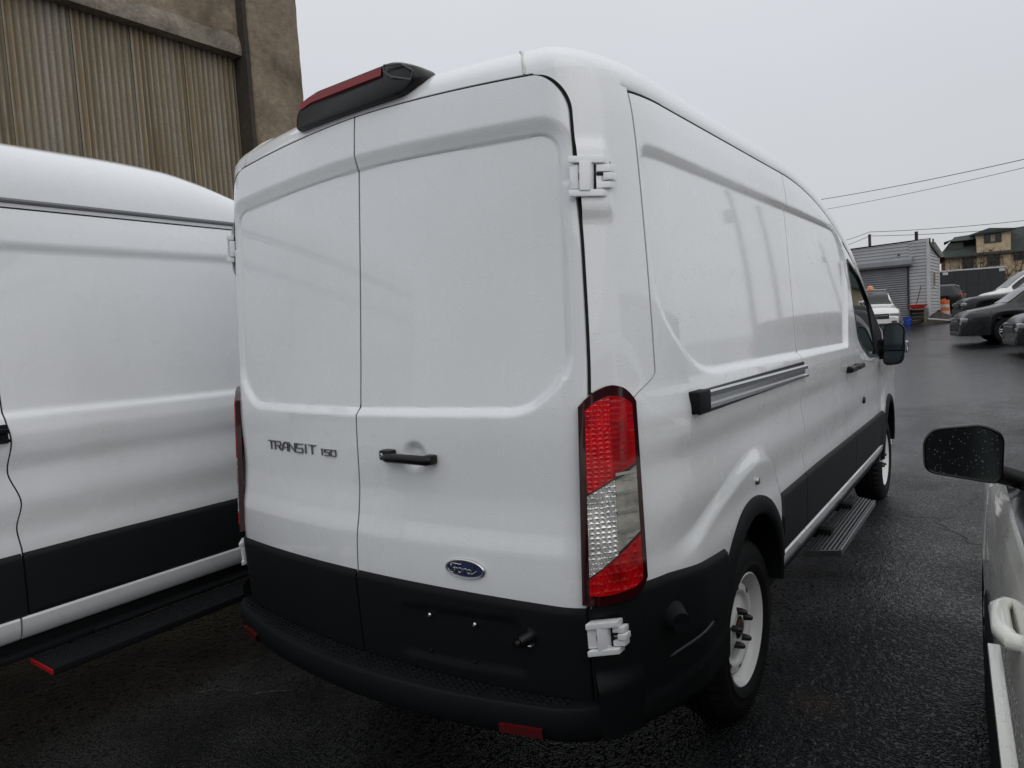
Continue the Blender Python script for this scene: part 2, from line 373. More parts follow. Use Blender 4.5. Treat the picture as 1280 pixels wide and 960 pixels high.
def arch_poly(yc, zc, r, zb, n=40):
    a = np.linspace(0, math.pi, n); return [(yc+r*math.cos(t), zc+r*math.sin(t)) for t in a] + [(yc-r, zb)] if zb is None else [(yc+r, zb)] + [(yc+r*math.cos(t), zc+r*math.sin(t)) for t in a] + [(yc-r, zb)]
def arch_ring(name, yc, zc, ri, ro, zb0, zb1, m, parent, wx, proud=.012, deep=.13):
    """dark moulding that frames a wheel opening: flat face, rounded lips, deep inner return"""
    a = np.concatenate([[None, None], np.linspace(0, math.pi, 49), [None, None]]); V = []; F = []
    path = [(zb1, 1)] + [(None, t) for t in np.linspace(0, math.pi, 49)] + [(zb0, -1)]
    prof = [(ro, -.012), (ro, proud*.6), (ro-.008, proud), (ri+.012, proud+.004), (ri, proud-.006), (ri+.004, -deep)]
    for zz, t in path:
        for r, o in prof:
            if zz is None: y, z = yc+r*math.cos(t), zc+r*math.sin(t)
            else: y, z = yc+t*r, zz
            V.append((float(wx(y, z))+o, y, z))
    k = len(prof)
    for i in range(len(path)-1):
        for j in range(k-1): F.append((i*k+j, (i+1)*k+j, (i+1)*k+j+1, i*k+j+1))
    return mk(name, V, F, m, parent, True, 50)

def build_wheel(name, parent, x, y, z, side, front):
    """white steel van wheel; built at its place, outer face towards side"""
    s = side
    def X(a): return x+s*a
    g = empty(name, (x, y, z)); g.parent = parent
    mb = MB(); n = 144
    prof = [(.205, -.175), (.215, -.19), (.25, -.205), (.30, -.20), (.335, -.185), (.349, -.165), (.355, -.14), (.356, -.130), (.347, -.127), (.347, -.118), (.357, -.115), (.358, -.092), (.349, -.089), (.349, -.078), (.358, -.075), (.357, -.050), (.348, -.047), (.348, -.039), (.356, -.036), (.352, -.014), (.342, .002), (.325, .012), (.318, .013), (.312, .017), (.285, .021), (.262, .019), (.258, .022), (.236, .016), (.222, .004), (.212, -.006)]
    def mod(k, j):
        if j in (5, 6) and k % 3 == 0: return -.007
        if 18 <= j <= 20 and k % 3 == 0: return -.009
        if j in (10, 11, 14, 15) and (k+j) % 6 == 0: return -.004
        return 0
    mb.lathe([(r, s*a) for r, a in prof], n, 'x', (0, 0, 0), mod)
    mb.build('tyre', M['rubber'], g, True, 50)
    rm = MB(); q = .06 if front else -.06   # dish offset
    rm.lathe([(r, s*a) for r, a in [(.200, -.19), (.200, -.03), (.212, -.012), (.222, -.002), (.224, .006), (.219, .009), (.214, .004), (.205, -.006), (.196, -.016), (.190, -.045), (.186, -.060)]], 72)
    # disc with a ring of hand holes
    nr, na = 22, 120; rr = np.linspace(.045, .188, nr); V = []; F = []
    dish = pchip([.045, .07, .085, .125, .15, .172, .188], [-.022, -.022, -.030, -.038, -.022, -.026, -.052])
    for i in range(nr):
        for k in range(na):
            t = 2*math.pi*k/na; V.append((s*float(dish(rr[i])), rr[i]*math.cos(t), rr[i]*math.sin(t)))
    for i in range(nr-1):
        for k in range(na):
            rc = (rr[i]+rr[i+1])/2; tc_ = 2*math.pi*(k+.5)/na; ph = ((tc_*8/(2*math.pi)+.5) % 1)-.5
            if ((rc-.164)/.013)**2+(ph*2*math.pi/8*rc/.020)**2 < 1: continue
            F.append((i*na+k, i*na+(k+1) % na, (i+1)*na+(k+1) % na, (i+1)*na+k))
    rm.add(V, F); rm.build('rim', M['steelwhite'], g, True, 40)
    hb = MB(); hb.lathe([(.0, s*-.012), (.028, s*-.012), (.034, s*-.018), (.036, s*-.05), (.05, s*-.06)], 32); hb.build('hub_cap', M['rust'], g)
    for k in range(5):
        t = 2*math.pi*(k+.25)/5; ln = MB()
        ln.lathe([(.0, s*.014), (.007, s*.013), (.011, s*.006), (.0125, s*-.004), (.014, s*-.008), (.0145, s*-.034)], 14, 'x', (0, .0685*math.cos(t), .0685*math.sin(t))); ln.build('lug_nut', M['lug'], g)
    dr = MB(); dr.lathe([(.0, s*-.10), (.185, s*-.10), (.187, s*-.14), (.0, s*-.15)], 40); dr.build('brake_drum', M['inner'], g)
    return g

def build_van():
    V = empty('cargo_van')
    wh = M['white']
    # ---- rear doors
    zt = lambda x: 2.362-.062*np.abs(x)**1.6
    xe = pchip([.45, .8, 1.1, 1.4, 1.8, 2.06, 2.22, 2.4], [.842, .846, .853, .858, .850, .836, .826, .815])   # outer edge of the door
    for sgn in (1, -1):
        nu, nv = int(98*VP['res'])+22, int(330*VP['res'])
        u = np.concatenate([np.linspace(0, .86, nu-22, endpoint=False), .86+.14*np.sin(np.linspace(0, 1, 22)*math.pi/2)])[:, None]; v = np.linspace(0, 1, nv)[None, :]
        rad = .105; xm = .83; q = np.clip((u*xm-(xm-rad))/rad, 0, 1); ztop = zt(u*xm)-.006-rad*(1-np.sqrt(1-q*q+1e-9))*1.15
        Z = .505+v*(ztop-.505); X = .0035+u*(xe(Z)-.0045-.0035)
        hx, hz = .262, 1.207
        P = rear_pt(sgn*X, Z)
        if sgn > 0:
            rr = np.hypot((X-hx), (Z-hz)); P[..., 1] += .020*sstep((.052-rr)/.03)
        E_ = np.zeros((nu+2, nv+2, 3)); E_[1:-1, 1:-1] = P; E_[0, 1:-1] = P[0]; E_[-1, 1:-1] = P[-1]; E_[:, 0] = E_[:, 1]; E_[:, -1] = E_[:, -2]
        E_[0, :, 1] += .03; E_[-1, :, 1] += .03; E_[1:-1, 0, 1] += .03; E_[1:-1, -1, 1] += .03
        d = MB().grid(E_, flip=(sgn < 0)).build('rear_door', wh, V, True, 40)
        d['label'] = 'right rear door with black handle and oval badge' if sgn > 0 else 'left rear door with chrome lettering'
        # lower dark cladding
        nu2, nv2 = 60, 26
        U = np.linspace(0, 1, nu2)[:, None]; vv = np.linspace(0, 1, nv2)[None, :]
        ztopc = .803-.014*U**2; Zc = .488+vv*(ztopc-.488); Xc = .004+U*(.8425-.004)+0*vv
        o = .010*np.minimum(1, np.minimum(vv/.06, (1-vv)/.05))**.5+0*U
        if sgn > 0:
            rc = round_poly([(.20, .728), (.645, .742), (.66, .56), (.185, .545)], .03); o = o-.009*sstep(-sdist(Xc, Zc, rc)/.014)
        Pc = rear_pt(sgn*Xc, Zc); Pc[..., 1] -= o+.002
        E_ = np.zeros((nu2+2, nv2+2, 3)); E_[1:-1, 1:-1] = Pc; E_[0, 1:-1] = Pc[0]; E_[-1, 1:-1] = Pc[-1]; E_[:, 0] = E_[:, 1]; E_[:, -1] = E_[:, -2]
        E_[0, :, 1] += .03; E_[-1, :, 1] += .05; E_[1:-1, 0, 1] += .012; E_[1:-1, -1, 1] += .012
        MB().grid(E_, flip=(sgn < 0)).build('lower_cladding', M['plastic'], d, True, 40)
        if sgn > 0:
            yh = float(Ry(hx, hz))
            # handle: barrel bar with lock end on the left
            hd = MB(); pts = []
            for t in np.linspace(0, 1, 15): pts.append((.150+t*.205, yh-.020-.018*math.sin(math.pi*min(max(t, .0), 1))**.5, hz-.006+.003*math.sin(t*3.1)))
            hd.tube(pts, [.013]+[.0165]*2+[.0155]*10+[.0165, .013], 14)
            hd.bbox(.132, .185, yh-.036, yh+.004, hz-.016, hz+.020, .010); hd.bbox(.325, .360, yh-.030, yh+.006, hz-.020, hz+.012, .009)
            hd.build('door_handle', M['gloss'], d)
            lk = MB(); lk.lathe([(0, yh-.0395), (.007, yh-.0395), (.009, yh-.037), (.009, yh-.03)], 20, 'y', (.146, 0, hz+.002)); lk.build('lock_cylinder', M['alu'], d)
            # oval badge
            bx_, bz_ = .464, .870; yb = float(Ry(bx_, bz_)); ny_ = .10; n = 48
            def ell(a, b, dy): return [(bx_+a*math.cos(2*math.pi*k/n), yb-dy+ny_*a*math.cos(2*math.pi*k/n), bz_+b*math.sin(2*math.pi*k/n)) for k in range(n)]
            rings = [ell(.073, .0315, -.004), ell(.073, .0315, .005), ell(.070, .0290, .008), ell(.0645, .0240, .007), ell(.0635, .0232, .003)]
            rmv = sum(rings, []); rmf = [(i*n+k, i*n+(k+1) % n, (i+1)*n+(k+1) % n, (i+1)*n+k) for i in range(4) for k in range(n)]
            mk('badge_rim', rmv, rmf, M['chrome'], d)
            f2 = [(k, (k+1) % n, n) for k in range(n)]; mk('badge_plate', ell(.0645, .0242, .0035)+[(bx_, yb-.0065, bz_)], f2, M['blue'], d)
            sc_ = MB()
            def st(pl, r=.0016):
                P3 = [(bx_+a, yb-.0075+ny_*a, bz_+b) for a, b in pl]; sc_.tube(P3, r, 6)
            st([(-.047, .008), (-.050, .012), (-.044, .016), (-.030, .016), (-.016, .0145), (-.008, .0165)], .0017)
            st([(-.030, .016), (-.032, .006), (-.035, -.006), (-.041, -.013), (-.047, -.012), (-.046, -.007)], .0019); st([(-.040, .002), (-.032, .003), (-.024, .001)])
            cir = lambda cx, cz, rx, rz: [(cx+rx*math.cos(t), cz+rz*math.sin(t)) for t in np.linspace(0, 2*math.pi, 14)]
            st(cir(-.016, -.004, .0065, .0075)); st([(-.009, -.002), (-.003, .002), (-.001, .003), (-.003, -.006), (-.004, -.011)]); st([(-.003, -.004), (.001, .002), (.006, .003), (.008, .0)])
            st(cir(.018, -.005, .007, .0065)); st([(.036, .016), (.031, .006), (.026, -.004), (.025, -.010), (.029, -.011), (.037, -.006), (.046, .000)])
            sc_.build('badge_script', M['chrome'], d)
            # plate screws and release knob
            for a, b in ((.321, .704), (.491, .700), (.308, .580), (.476, .575)):
                ys = float(Ry(a, b)); big = b > .65; s_ = MB(); r_ = .0075 if big else .006
                s_.lathe([(0, ys-.016), (r_*.6, ys-.016), (r_, ys-.012), (r_, ys+.004)], 16, 'y', (a, 0, b)); s_.build('plate_screw', M['chrome'] if big else M['plastic'], d)
            kb = MB(); a, b = .672, .690; ys = float(Ry(a, b))
            kb.tube([(a, ys, b), (a-.006, ys-.03, b-.004), (a-.010, ys-.048, b-.006)], [.024, .020, .016], 20); kb.tube([(a-.010, ys-.046, b-.006), (a-.014, ys-.062, b-.008)], [.012, .011], 16)
            kb.build('release_knob', M['gloss'], d)
            kc = MB(); kc.lathe([(.022, ys-.012), (.0285, ys-.014), (.0285, ys)], 24, 'y', (a, 0, b)); kc.build('knob_collar', M['chrome'], d)
        else:
            # raised model lettering, strokes of a wide face
            lt = MB(); H_ = .032; sw = .0038
            GL = {'T': [[(0, 1), (1, 1)], [(.5, 1), (.5, 0)]], 'R': [[(0, 0), (0, 1), (.9, 1), (1, .85), (1, .62), (.9, .5), (.25, .5)], [(.55, .5), (1, 0)]], 'A': [[(0, 0), (.25, .75), (.5, 1), (.85, 1), (1, .85), (1, 0)], [(.2, .4), (1, .4)]],
                  'N': [[(0, 0), (0, 1), (1, 0), (1, 1)]], 'S': [[(1, 1), (.12, 1), (0, .9), (0, .6), (.12, .5), (.9, .5), (1, .4), (1, .1), (.9, 0), (0, 0)]], 'I': [[(.5, 0), (.5, 1)]],
                  '1': [[(.3, 1), (.6, 1), (.6, 0)]], '5': [[(1, 1), (0, 1), (0, .52), (.9, .52), (1, .42), (1, .1), (.9, 0), (0, 0)]], '0': [[(.1, 0), (0, .1), (0, .9), (.1, 1), (.9, 1), (1, .9), (1, .1), (.9, 0), (.1, 0)]]}
            xx = -.562; wd = {'I': .022, '1': .026}
            def stroke(a, b, w_):
                a = np.array(a); b = np.array(b); dd = b-a; L_ = np.linalg.norm(dd)+1e-9; dd = dd/L_; n_ = np.array([-dd[1], dd[0]])*w_/2; a = a-dd*w_/2; b = b+dd*w_/2
                lt.prism([tuple(a+n_), tuple(a-n_), tuple(b-n_), tuple(b+n_)], .007, lambda p, r, h: (p, float(Ry(p, r))+.001-h, r))
            for ch in 'TRANSIT 150':
                if ch == ' ': xx += .022; continue
                small = ch in '150'; hh = H_*(.66 if small else 1); wL = (wd.get(ch, .042) if not small else {'1': .014}.get(ch, .027))
                base = 1.186+.012*((xx+.56)/.47)*0
                for pl in GL[ch]:
                    for p, q in zip(pl[:-1], pl[1:]):
                        stroke((xx+p[0]*wL, base+p[1]*hh), (xx+q[0]*wL, base+q[1]*hh), sw*(.78 if small else 1))
                xx += wL+.0092; lt.build('badge_letter', M['darkchrome'], d, False); lt.v = []; lt.f = []
    # ---- corner pillars with the pressed hinge boss
    np_, nzp = 44, 150
    def th_of_x(x, z):
        q = np.clip((x-XC)/(WP(z)-XC), 0, 1); return np.arcsin(q**(PE/2))
    def th_of_y(y, z):
        X, Y = corner(TH[None, :], np.atleast_1d(z)[:, None]); return np.array([np.interp(y[i], Y[i], TH) for i in range(len(Y))])
    seam_y = pchip([.5, 1.30, 1.37, 1.45, 2.0, 2.3], [.295, .295, .302, .398, .41, .415])
    def xdoor(z):
        d = np.clip(2.318-z, 0, .121); q = np.sqrt(np.clip(1-(1-d/.121)**2, 0, 1)); return np.where(z > 2.195, np.minimum((.725+.105*q)/.83*xe(z), xe(z)), xe(z))
    def plan(z):
        xa = np.linspace(.69, XC, 9)[:-1]; xb, yb = corner(TH, np.full(TH.shape, z)); X = np.concatenate([xa, xb]); Y = np.concatenate([Yrear(xa, z), yb])
        return X, Y, np.concatenate([[0], np.cumsum(np.hypot(np.diff(X), np.diff(Y)))])
    def pillar_pt(ez, z, off=0.0):        # ez 0..1 between door edge and side seam
        z = np.atleast_1d(z); off = np.broadcast_to(off, z.shape); o_ = np.zeros((len(z), 3))
        for i, zv in enumerate(z):
            kz = round(float(zv), 5)
            if kz not in _pc:
                X, Y, A = plan(zv); _pc[kz] = (X, Y, A, float(np.interp(float(xdoor(zv))+.0055, X, A)), float(np.interp(float(seam_y(zv))-.003, Y, A)))
            X, Y, A, s0, s1 = _pc[kz]; q = s0+ez*(s1-s0); x, y = np.interp(q, A, X), np.interp(q, A, Y); tx = np.interp(q+.004, A, X)-np.interp(q-.004, A, X); ty = np.interp(q+.004, A, Y)-np.interp(q-.004, A, Y); l_ = math.hypot(tx, ty)+1e-9
            o_[i] = (x+off[i]*ty/l_, y-off[i]*tx/l_, zv)
        return o_
    zz = np.concatenate([np.linspace(.785, 2.15, nzp-40, endpoint=False), np.linspace(2.15, 2.326, 40)]); PP = np.zeros((np_, nzp, 3))
    for i, ez in enumerate(np.linspace(0, 1, np_)):
        bo = .014*sstep((.50-ez)/.14)*sstep((.125-np.abs(zz-2.005))/.05)
        PP[i] = pillar_pt(ez, zz, bo)
    E_ = np.zeros((np_+2, nzp, 3)); E_[1:-1] = PP; E_[0] = PP[0]; E_[0, :, 1] += .05; E_[-1] = PP[-1]; E_[-1, :, 0] -= .03
    pl = MB().grid(E_).build('corner_pillar', wh, V, True, 40); mirror_obj(pl, V)
    # ---- rubber seals in the door gaps
    def seal(pts, r=.0045): o = MB(); o.tube(pts, r, 8); return o.build('door_seal', M['inner'], V)
    zs_ = np.concatenate([np.linspace(.50, 2.18, 60), np.linspace(2.19, 2.328, 20)]); ed = [(float(xdoor(z))+.0005, float(Ry(float(xdoor(z)), z))+.007, z) for z in zs_]
    tp = [(x, float(Ry(x, min(float(zt(x)), 2.36)))+.006, float(zt(x))-.003) for x in np.linspace(.72, -.72, 40)]
    seal(ed, .006); seal([(-x, y, z) for x, y, z in ed], .006); seal(tp, .005)
    seal([(0, float(Ry(0, z)+rear_disp(np.array(0.0), np.array(z)))+.006, z) for z in np.linspace(.50, 2.355, 90)], .004)
    # ---- tail lamps
    for sgn in (1,):
        tl = empty('tail_lamp'); tl.parent = V
        ztp = pchip([0, .12, .30, .55, .75, .9, 1.0], [1.368, 1.390, 1.412, 1.424, 1.416, 1.396, 1.372]); zbt = pchip([0, .3, .7, .9, 1], [.806, .800, .808, .828, .858])
        ee = np.linspace(0, 1, 25)
        if not _lt:
            _lt['z'] = np.linspace(.77, 1.45, 120); _lt['e'] = np.linspace(-.05, 1.05, 60); Pq = np.zeros((60, 120, 3)); Nq = np.zeros((60, 120, 3))
            for j_, zv in enumerate(_lt['z']):
                (Xa_, Ya_, _a), (Xb_, Yb_, _b) = plan(.82), plan(1.40); f_ = (zv-.82)/.58; X_ = Xa_*(1-f_)+Xb_*f_; Y_ = Ya_*(1-f_)+Yb_*f_; A_ = np.concatenate([[0], np.cumsum(np.hypot(np.diff(X_), np.diff(Y_)))]); s0 = np.interp(.832, X_, A_); s1 = np.interp(.302, Y_, A_); q_ = s0+_lt['e']*(s1-s0); Pq[:, j_] = np.stack([np.interp(q_, A_, X_), np.interp(q_, A_, Y_), np.full(60, zv)], -1)
                tx = np.interp(q_+.012, A_, X_)-np.interp(q_-.012, A_, X_); ty = np.interp(q_+.012, A_, Y_)-np.interp(q_-.012, A_, Y_); l_ = np.hypot(tx, ty); Nq[:, j_] = np.stack([ty/l_, -tx/l_, 0*tx], -1)
            _lt['P'] = Pq; _lt['N'] = Nq
        def lamp_pt(a, za, off):
            za = np.asarray(za); q = (a+.05)/1.10*59+0*za; w_ = (za-.77)/.68*119; i = np.clip(q.astype(int), 0, 58); j = np.clip(w_.astype(int), 0, 118); fi = (q-i)[:, None]; fj = (w_-j)[:, None]
            T = _lt['P']+_lt['N']*off; return (T[i, j]*(1-fi)+T[i+1, j]*fi)*(1-fj)+(T[i, j+1]*(1-fi)+T[i+1, j+1]*fi)*fj
        def lamp_patch(name, e0, e1, zlo, zhi, off, m, nv=30, rim=.02):
            es = np.linspace(e0, e1, 22); G = []
            for a in es:
                za = np.linspace(float(zlo(a)), float(zhi(a)), nv); G.append(lamp_pt(a, za, off))
            P = np.array(G); nu = len(es); E_ = np.zeros((nu+2, nv+2, 3)); E_[1:-1, 1:-1] = P
            Pi = np.array([lamp_pt(a, np.linspace(float(zlo(a)), float(zhi(a)), nv), off-rim) for a in es])
            E_[0, 1:-1] = Pi[0]; E_[-1, 1:-1] = Pi[-1]; E_[1:-1, 0] = Pi[:, 0]; E_[1:-1, -1] = Pi[:, -1]; E_[0, 0] = Pi[0, 0]; E_[0, -1] = Pi[0, -1]; E_[-1, 0] = Pi[-1, 0]; E_[-1, -1] = Pi[-1, -1]
            return MB().grid(E_).build(name, m, tl, True, 50)
        parts = [lamp_patch('lamp_frame', 0, 1, zbt, ztp, .021, M['lampframe'], 40)]
        d1 = lambda a: 1.112+.098*a; d2 = lambda a: .868+.135*a
        t_ = lambda a: ztp(a)-.030; b_ = lambda a: zbt(a)+.030
        parts += [lamp_patch('red_lens', .10, .50, d1, t_, .026, M['lens_red']), lamp_patch('red_lens', .505, .90, d1, t_, .0255, M['lens_red_dark'])]
        parts += [lamp_patch('clear_lens', .10, .52, lambda a: d2(a)+.004, lambda a: d1(a)-.006, .026, M['lens_clear']), lamp_patch('clear_lens', .525, .90, lambda a: d2(a)+.010, lambda a: d1(a)-.012, .0248, M['lens_rib'])]
        for k in range(4):
            zc_ = 1.165-.055*k; parts.append(lamp_patch('lens_rib', .53, .88, lambda a, z=zc_: z+.012*a-.004, lambda a, z=zc_: z+.012*a+.004, .0285, M['chrome'], 4, .006))
        parts += [lamp_patch('red_lens', .10, .52, b_, lambda a: d2(a)-.003, .026, M['lens_red_low']), lamp_patch('red_lens', .525, .90, b_, lambda a: d2(a)-.003, .0255, M['lens_red_low'])]
        tl2 = empty('tail_lamp'); tl2.parent = V
        for p in parts: mirror_obj(p, tl2)
    # ---- hinges
    def hinge(zc_, h, xo):
        hb_ = MB()
        def q(ax0, ax1, z0, z1, o0, o1, b=.004):
            # little chamfered block laid over the pillar : ax along outer x, depth along -y
            n0 = len(hb_.v); hb_.bbox(ax0, ax1, -o1, -o0, z0, z1, b)
            for i in range(n0, len(hb_.v)):
                x, y, z = hb_.v[i]; yb = float(Ry(x, z)); hb_.v[i] = (x, y+min(yb, float(Ry(.90, z))+(x-.90)*.45), z)
        a = xo; k = .70
        def Q(x0, x1, z0, z1, o0, o1): q(a+x0*k, a+x1*k, zc_+h*z0, zc_+h*z1, o0, o1, .0022)
        Q(0, .100, .33, .50, .004, .040); Q(0, .100, -.50, -.33, .004, .040); Q(.034, .064, -.36, .36, .004, .042)
        Q(-.004, .026, -.30, .30, .0, .026); Q(.022, .036, .10, .30, .0, .022); Q(.022, .036, -.30, -.10, .0, .022)
        Q(.074, .118, .12, .30, .0, .030); Q(.074, .118, -.29, -.13, .0, .030); Q(.094, .124, -.10, .09, .0, .034); Q(.066, .10, -.05, .05, -.01, .020)
        hg = hb_.build('hinge', M['white2'], V, True, 30); m2 = mirror_obj(hg, V)
        hb_.v = []; hb_.f = []; Q(.004, .098, -.42, .42, -.004, .007); Q(.024, .0345, -.09, .10, .0, .0275); Q(.064, .0725, -.32, .32, .0, .024); Q(.0725, .090, .02, .11, .0, .028); hk = hb_.build('hinge_gap', M['inner'], hg, True, 30); mirror_obj(hk, m2)
    hinge(2.010, .112, .838); hinge(.705, .098, .852)
    # ---- side panels (right side, mirrored for the left)
    arch = np.array(arch_poly(1.14, .475, .395, .2)); archf = np.array(arch_poly(4.95, .45, .415, .2))
    hole_r = lambda Y, Z: (np.hypot(Y-1.14, np.maximum(Z-.475, 0)) < .395)
    hole_f = lambda Y, Z: (np.hypot(Y-4.95, np.maximum(Z-.45, 0)) < .41)
    top = lambda Y: ZG-.004-drop(Y)
    edge_slide = pchip([.5, .82, .92, 1.03, 1.17, 1.30, 1.40, 2.3], [2.02, 2.02, 2.012, 2.036, 2.002, 2.022, 2.012, 2.016])
    edge_fd = pchip([.5, .9, 1.30, 1.4, 1.9, 2.3], [3.34, 3.34, 3.335, 3.345, 3.42, 3.50])
    g = .0032
    sides = []
    sides.append(panel_side('rear_side_panel', lambda z: seam_y(z)+g, lambda z: edge_slide(z)-g, lambda y: .56+0*y, top, 190, 260, wh, V, hole=hole_r))
    slide = panel_side('sliding_door', lambda z: edge_slide(z)+g, lambda z: edge_fd(z)-g, lambda y: .56+0*y, top, 130, 260, wh, V); sides.append(slide)
    def sside(yf, z0, z1, n=70):
        zv = np.linspace(z0, z1, n); yv = yf(zv); p = side_pt(yv, zv, -.0055); return seal([tuple(q) for q in p], .0038)
    sides.append(sside(lambda z: edge_slide(z), .57, 2.268)); sides.append(sside(lambda z: edge_fd(z), .57, 2.09)); sides.append(sside(lambda z: seam_y(z), 1.30, 2.28))
    yv = np.linspace(.40, 4.3, 90); sides.append(seal([(float(Sx(np.array([y]), np.array([ZG-float(drop(np.array(y)))]))[0])-.006, y, ZG+.001-float(drop(np.array(y)))) for y in yv], .0055))
    # front door with its window opening, fender, sill
    win = round_poly([(3.475, 1.945), (3.58, 1.37), (3.90, 1.265), (4.62, 1.235), (4.66, 1.44), (3.98, 1.845)], [.05, .10, .12, .02, .02, .05])
    hole_w = lambda Y, Z: sdist(Y, Z, win) < -.004
    edge_fr = pchip([.5, 1.2, 1.5, 2.3], [4.52, 4.66, 4.78, 4.80])
    fdo = panel_side('front_door', lambda z: edge_fd(z)+g, lambda z: edge_fr(z)-g, lambda y: .56+0*y, lambda y: np.maximum(top(y)-.03, 1.26), 110, 130, wh, V, hole=lambda Y, Z: hole_w(Y, Z) | hole_f(Y, Z)); sides.append(fdo)
    hood_z = lambda y: 1.30-.0*y-.22*((np.maximum(y, 4.6)-4.6)/1.25)**1.7
    sides.append(panel_side('front_fender', lambda z: edge_fr(z)+g, lambda z: 5.80-.14*((z-.7)/.6)**2, lambda y: .40+0*y, lambda y: hood_z(y)-.04, 60, 70, wh, V, hole=hole_f))
    # side glass and its black frame
    Yg, Zg = np.meshgrid(np.linspace(3.46, 4.70, 60), np.linspace(1.22, 1.92, 40), indexing='ij'); Pg = side_pt(Yg, Zg, -.012); kp = sdist((Yg[1:, 1:]+Yg[:-1, :-1])/2, (Zg[1:, 1:]+Zg[:-1, :-1])/2, win) < .02
    v_, f_ = grid_faces_trim(Pg, kp); sides.append(mk('door_window', v_, f_, M['glass'], V))
    fr = MB(); wc = [(p[0], p[1]) for p in win]; n = len(wc); cen = np.array([3.95, 1.5])
    Vf = []; Ff = []
    for p in wc:
        p = np.array(p); dn = (p-cen)/np.linalg.norm(p-cen)
        for k, o in ((.008, -.002), (.006, .004), (-.022, .003), (-.026, -.014)):
            q = p+dn*k; Vf.append(side_pt(np.array([q[0]]), np.array([q[1]]), o)[0])
    Ff = [(i*4+j, ((i+1) % n)*4+j, ((i+1) % n)*4+j+1, i*4+j+1) for i in range(n) for j in range(3)]
    sides.append(mk('window_frame', Vf, Ff, M['gloss'], V))
    # divider bar and black front quarter of the door window
    q4 = round_poly([(4.22, 1.25), (4.62, 1.238), (4.64, 1.42), (4.26, 1.66)], .01); Vq = [side_pt(np.array([a]), np.array([b]), .001)[0] for a, b in q4]
    sides.append(mk('window_quarter', Vq+[tuple(np.array(v)-np.array([.012, 0, 0])) for v in Vq], [tuple(range(len(Vq)))]+[(i, (i+1) % len(Vq), len(Vq)+(i+1) % len(Vq), len(Vq)+i) for i in range(len(Vq))], M['plastic'], V, False))
    # ---- dark lower cladding, one piece per panel
    def clad(name, y0, y1, z0f, z1f, ny, m, off=.012, nz=22):
        u = np.linspace(0, 1, ny)[:, None]; v = np.linspace(0, 1, nz)[None, :]; Y = y0+u*(y1-y0)+0*v; Z = z0f(Y)+v*(z1f(Y)-z0f(Y))
        prof = off*np.minimum(1, np.minimum(v/.05, (1-v)/.06))**.5+.001
        X = Sx(Y, Z)-np.minimum(side_disp(Y, Z), 0)+prof; P = np.stack([X, Y, Z], -1)
        E_ = np.zeros((ny+2, nz+2, 3)); E_[1:-1, 1:-1] = P; E_[0, 1:-1] = P[0]; E_[-1, 1:-1] = P[-1]; E_[:, 0] = E_[:, 1]; E_[:, -1] = E_[:, -2]
        E_[0, :, 0] -= off+.01; E_[-1, :, 0] -= off+.01; E_[1:-1, 0, 0] -= off+.008; E_[1:-1, -1, 0] -= off+.008
        return MB().grid(E_).build(name, m, V, True, 40)
    z_lo = lambda y: .545+0*y; z_hi = lambda y: .820-.012*np.abs(y-2.3)/2
    sides.append(clad('side_cladding', 1.535, 2.013, z_lo, lambda y: z_hi(y)-.09*sstep((1.585-y)/.06), 40, M['cladding']))
    sides.append(clad('side_cladding', 2.021, 3.336, z_lo, z_hi, 60, M['cladding'])); sides.append(clad('side_cladding', 3.344, 4.55, z_lo, lambda y: z_hi(y)-.0*y, 60, M['cladding']))
    # white sill below it and black pinch weld
    for ya, yb in ((1.53, 1.984), (1.992, 4.54)):
        sl = MB(); P = []
        for y in np.linspace(ya, yb, 30):
            P.append([(.90, y, .548), (1.006, y, .548), (1.012, y, .540), (1.008, y, .505), (.992, y, .462), (.975, y, .448), (.90, y, .445)])
        P = np.array(P); sl.grid(P[:, ::-1]); sl.add(P[0], [tuple(range(7))]); sl.add(P[-1], [tuple(range(7))[::-1]]); sides.append(sl.build('sill', wh, V, True, 35))
    pw = MB(); pw.box(.90, .955, 1.53, 4.54, .40, .447); sides.append(pw.build('sill_underside', M['plastic'], V, False))
    # rear quarter cladding : from the lamp round to the wheel opening
    y_ = np.linspace(.280, .79, 40); 
    Y, Z = np.meshgrid(y_, np.linspace(.40, 1, 34), indexing='ij'); ztq = .836-.036*np.clip((Y-.40)/.42, 0, 1); Z = .40+(Z-.40)/.6*(ztq-.40)
    vv = (Z-.40)/(ztq-.40); prof = .013*np.minimum(1, np.minimum(vv/.05, (1-vv)/.04))**.5+.001
    prof = prof-.006*np.exp(-((Z-(.592+.05*(Y-.5)))/.006)**2)*(Y > .40)*(Y < .66)+.006*sstep((.505-Z+.10*(Y-.5))/.01)
    Xq = Sx(Y, Z)-np.minimum(side_disp(Y, Z), 0)+prof; P = np.stack([Xq, Y, Z], -1); P2 = np.zeros((42, 36, 3)); P2[1:-1, 1:-1] = P; P2[0, 1:-1] = P[0]; P2[-1, 1:-1] = P[-1]; P2[:, 0] = P2[:, 1]; P2[:, -1] = P2[:, -2]
    P2[0, :, 0] -= .004; P2[-1, :, 0] -= .02; P2[1:-1, 0, 0] -= .03; P2[1:-1, -1, 0] -= .02
    sides.append(MB().grid(P2).build('quarter_cladding', M['plastic'], V, True, 40))
    # black corner under the lamp
    zq = np.linspace(.40, .805, 40); G = []
    for a in np.linspace(0, 1, 24):
        zq = np.linspace(.40, .805+.028*a, 40); o = .012*np.minimum(1, (.8075+.028*a-zq)/.012)**.5+(.030*(1-a)+.004)*sstep((.60-zq)/.05)
        o = o-.010*sstep((.065-np.abs(zq-.705))/.008)*sstep((.55-a)/.05)
        G.append(pillar_pt(a, zq, o))
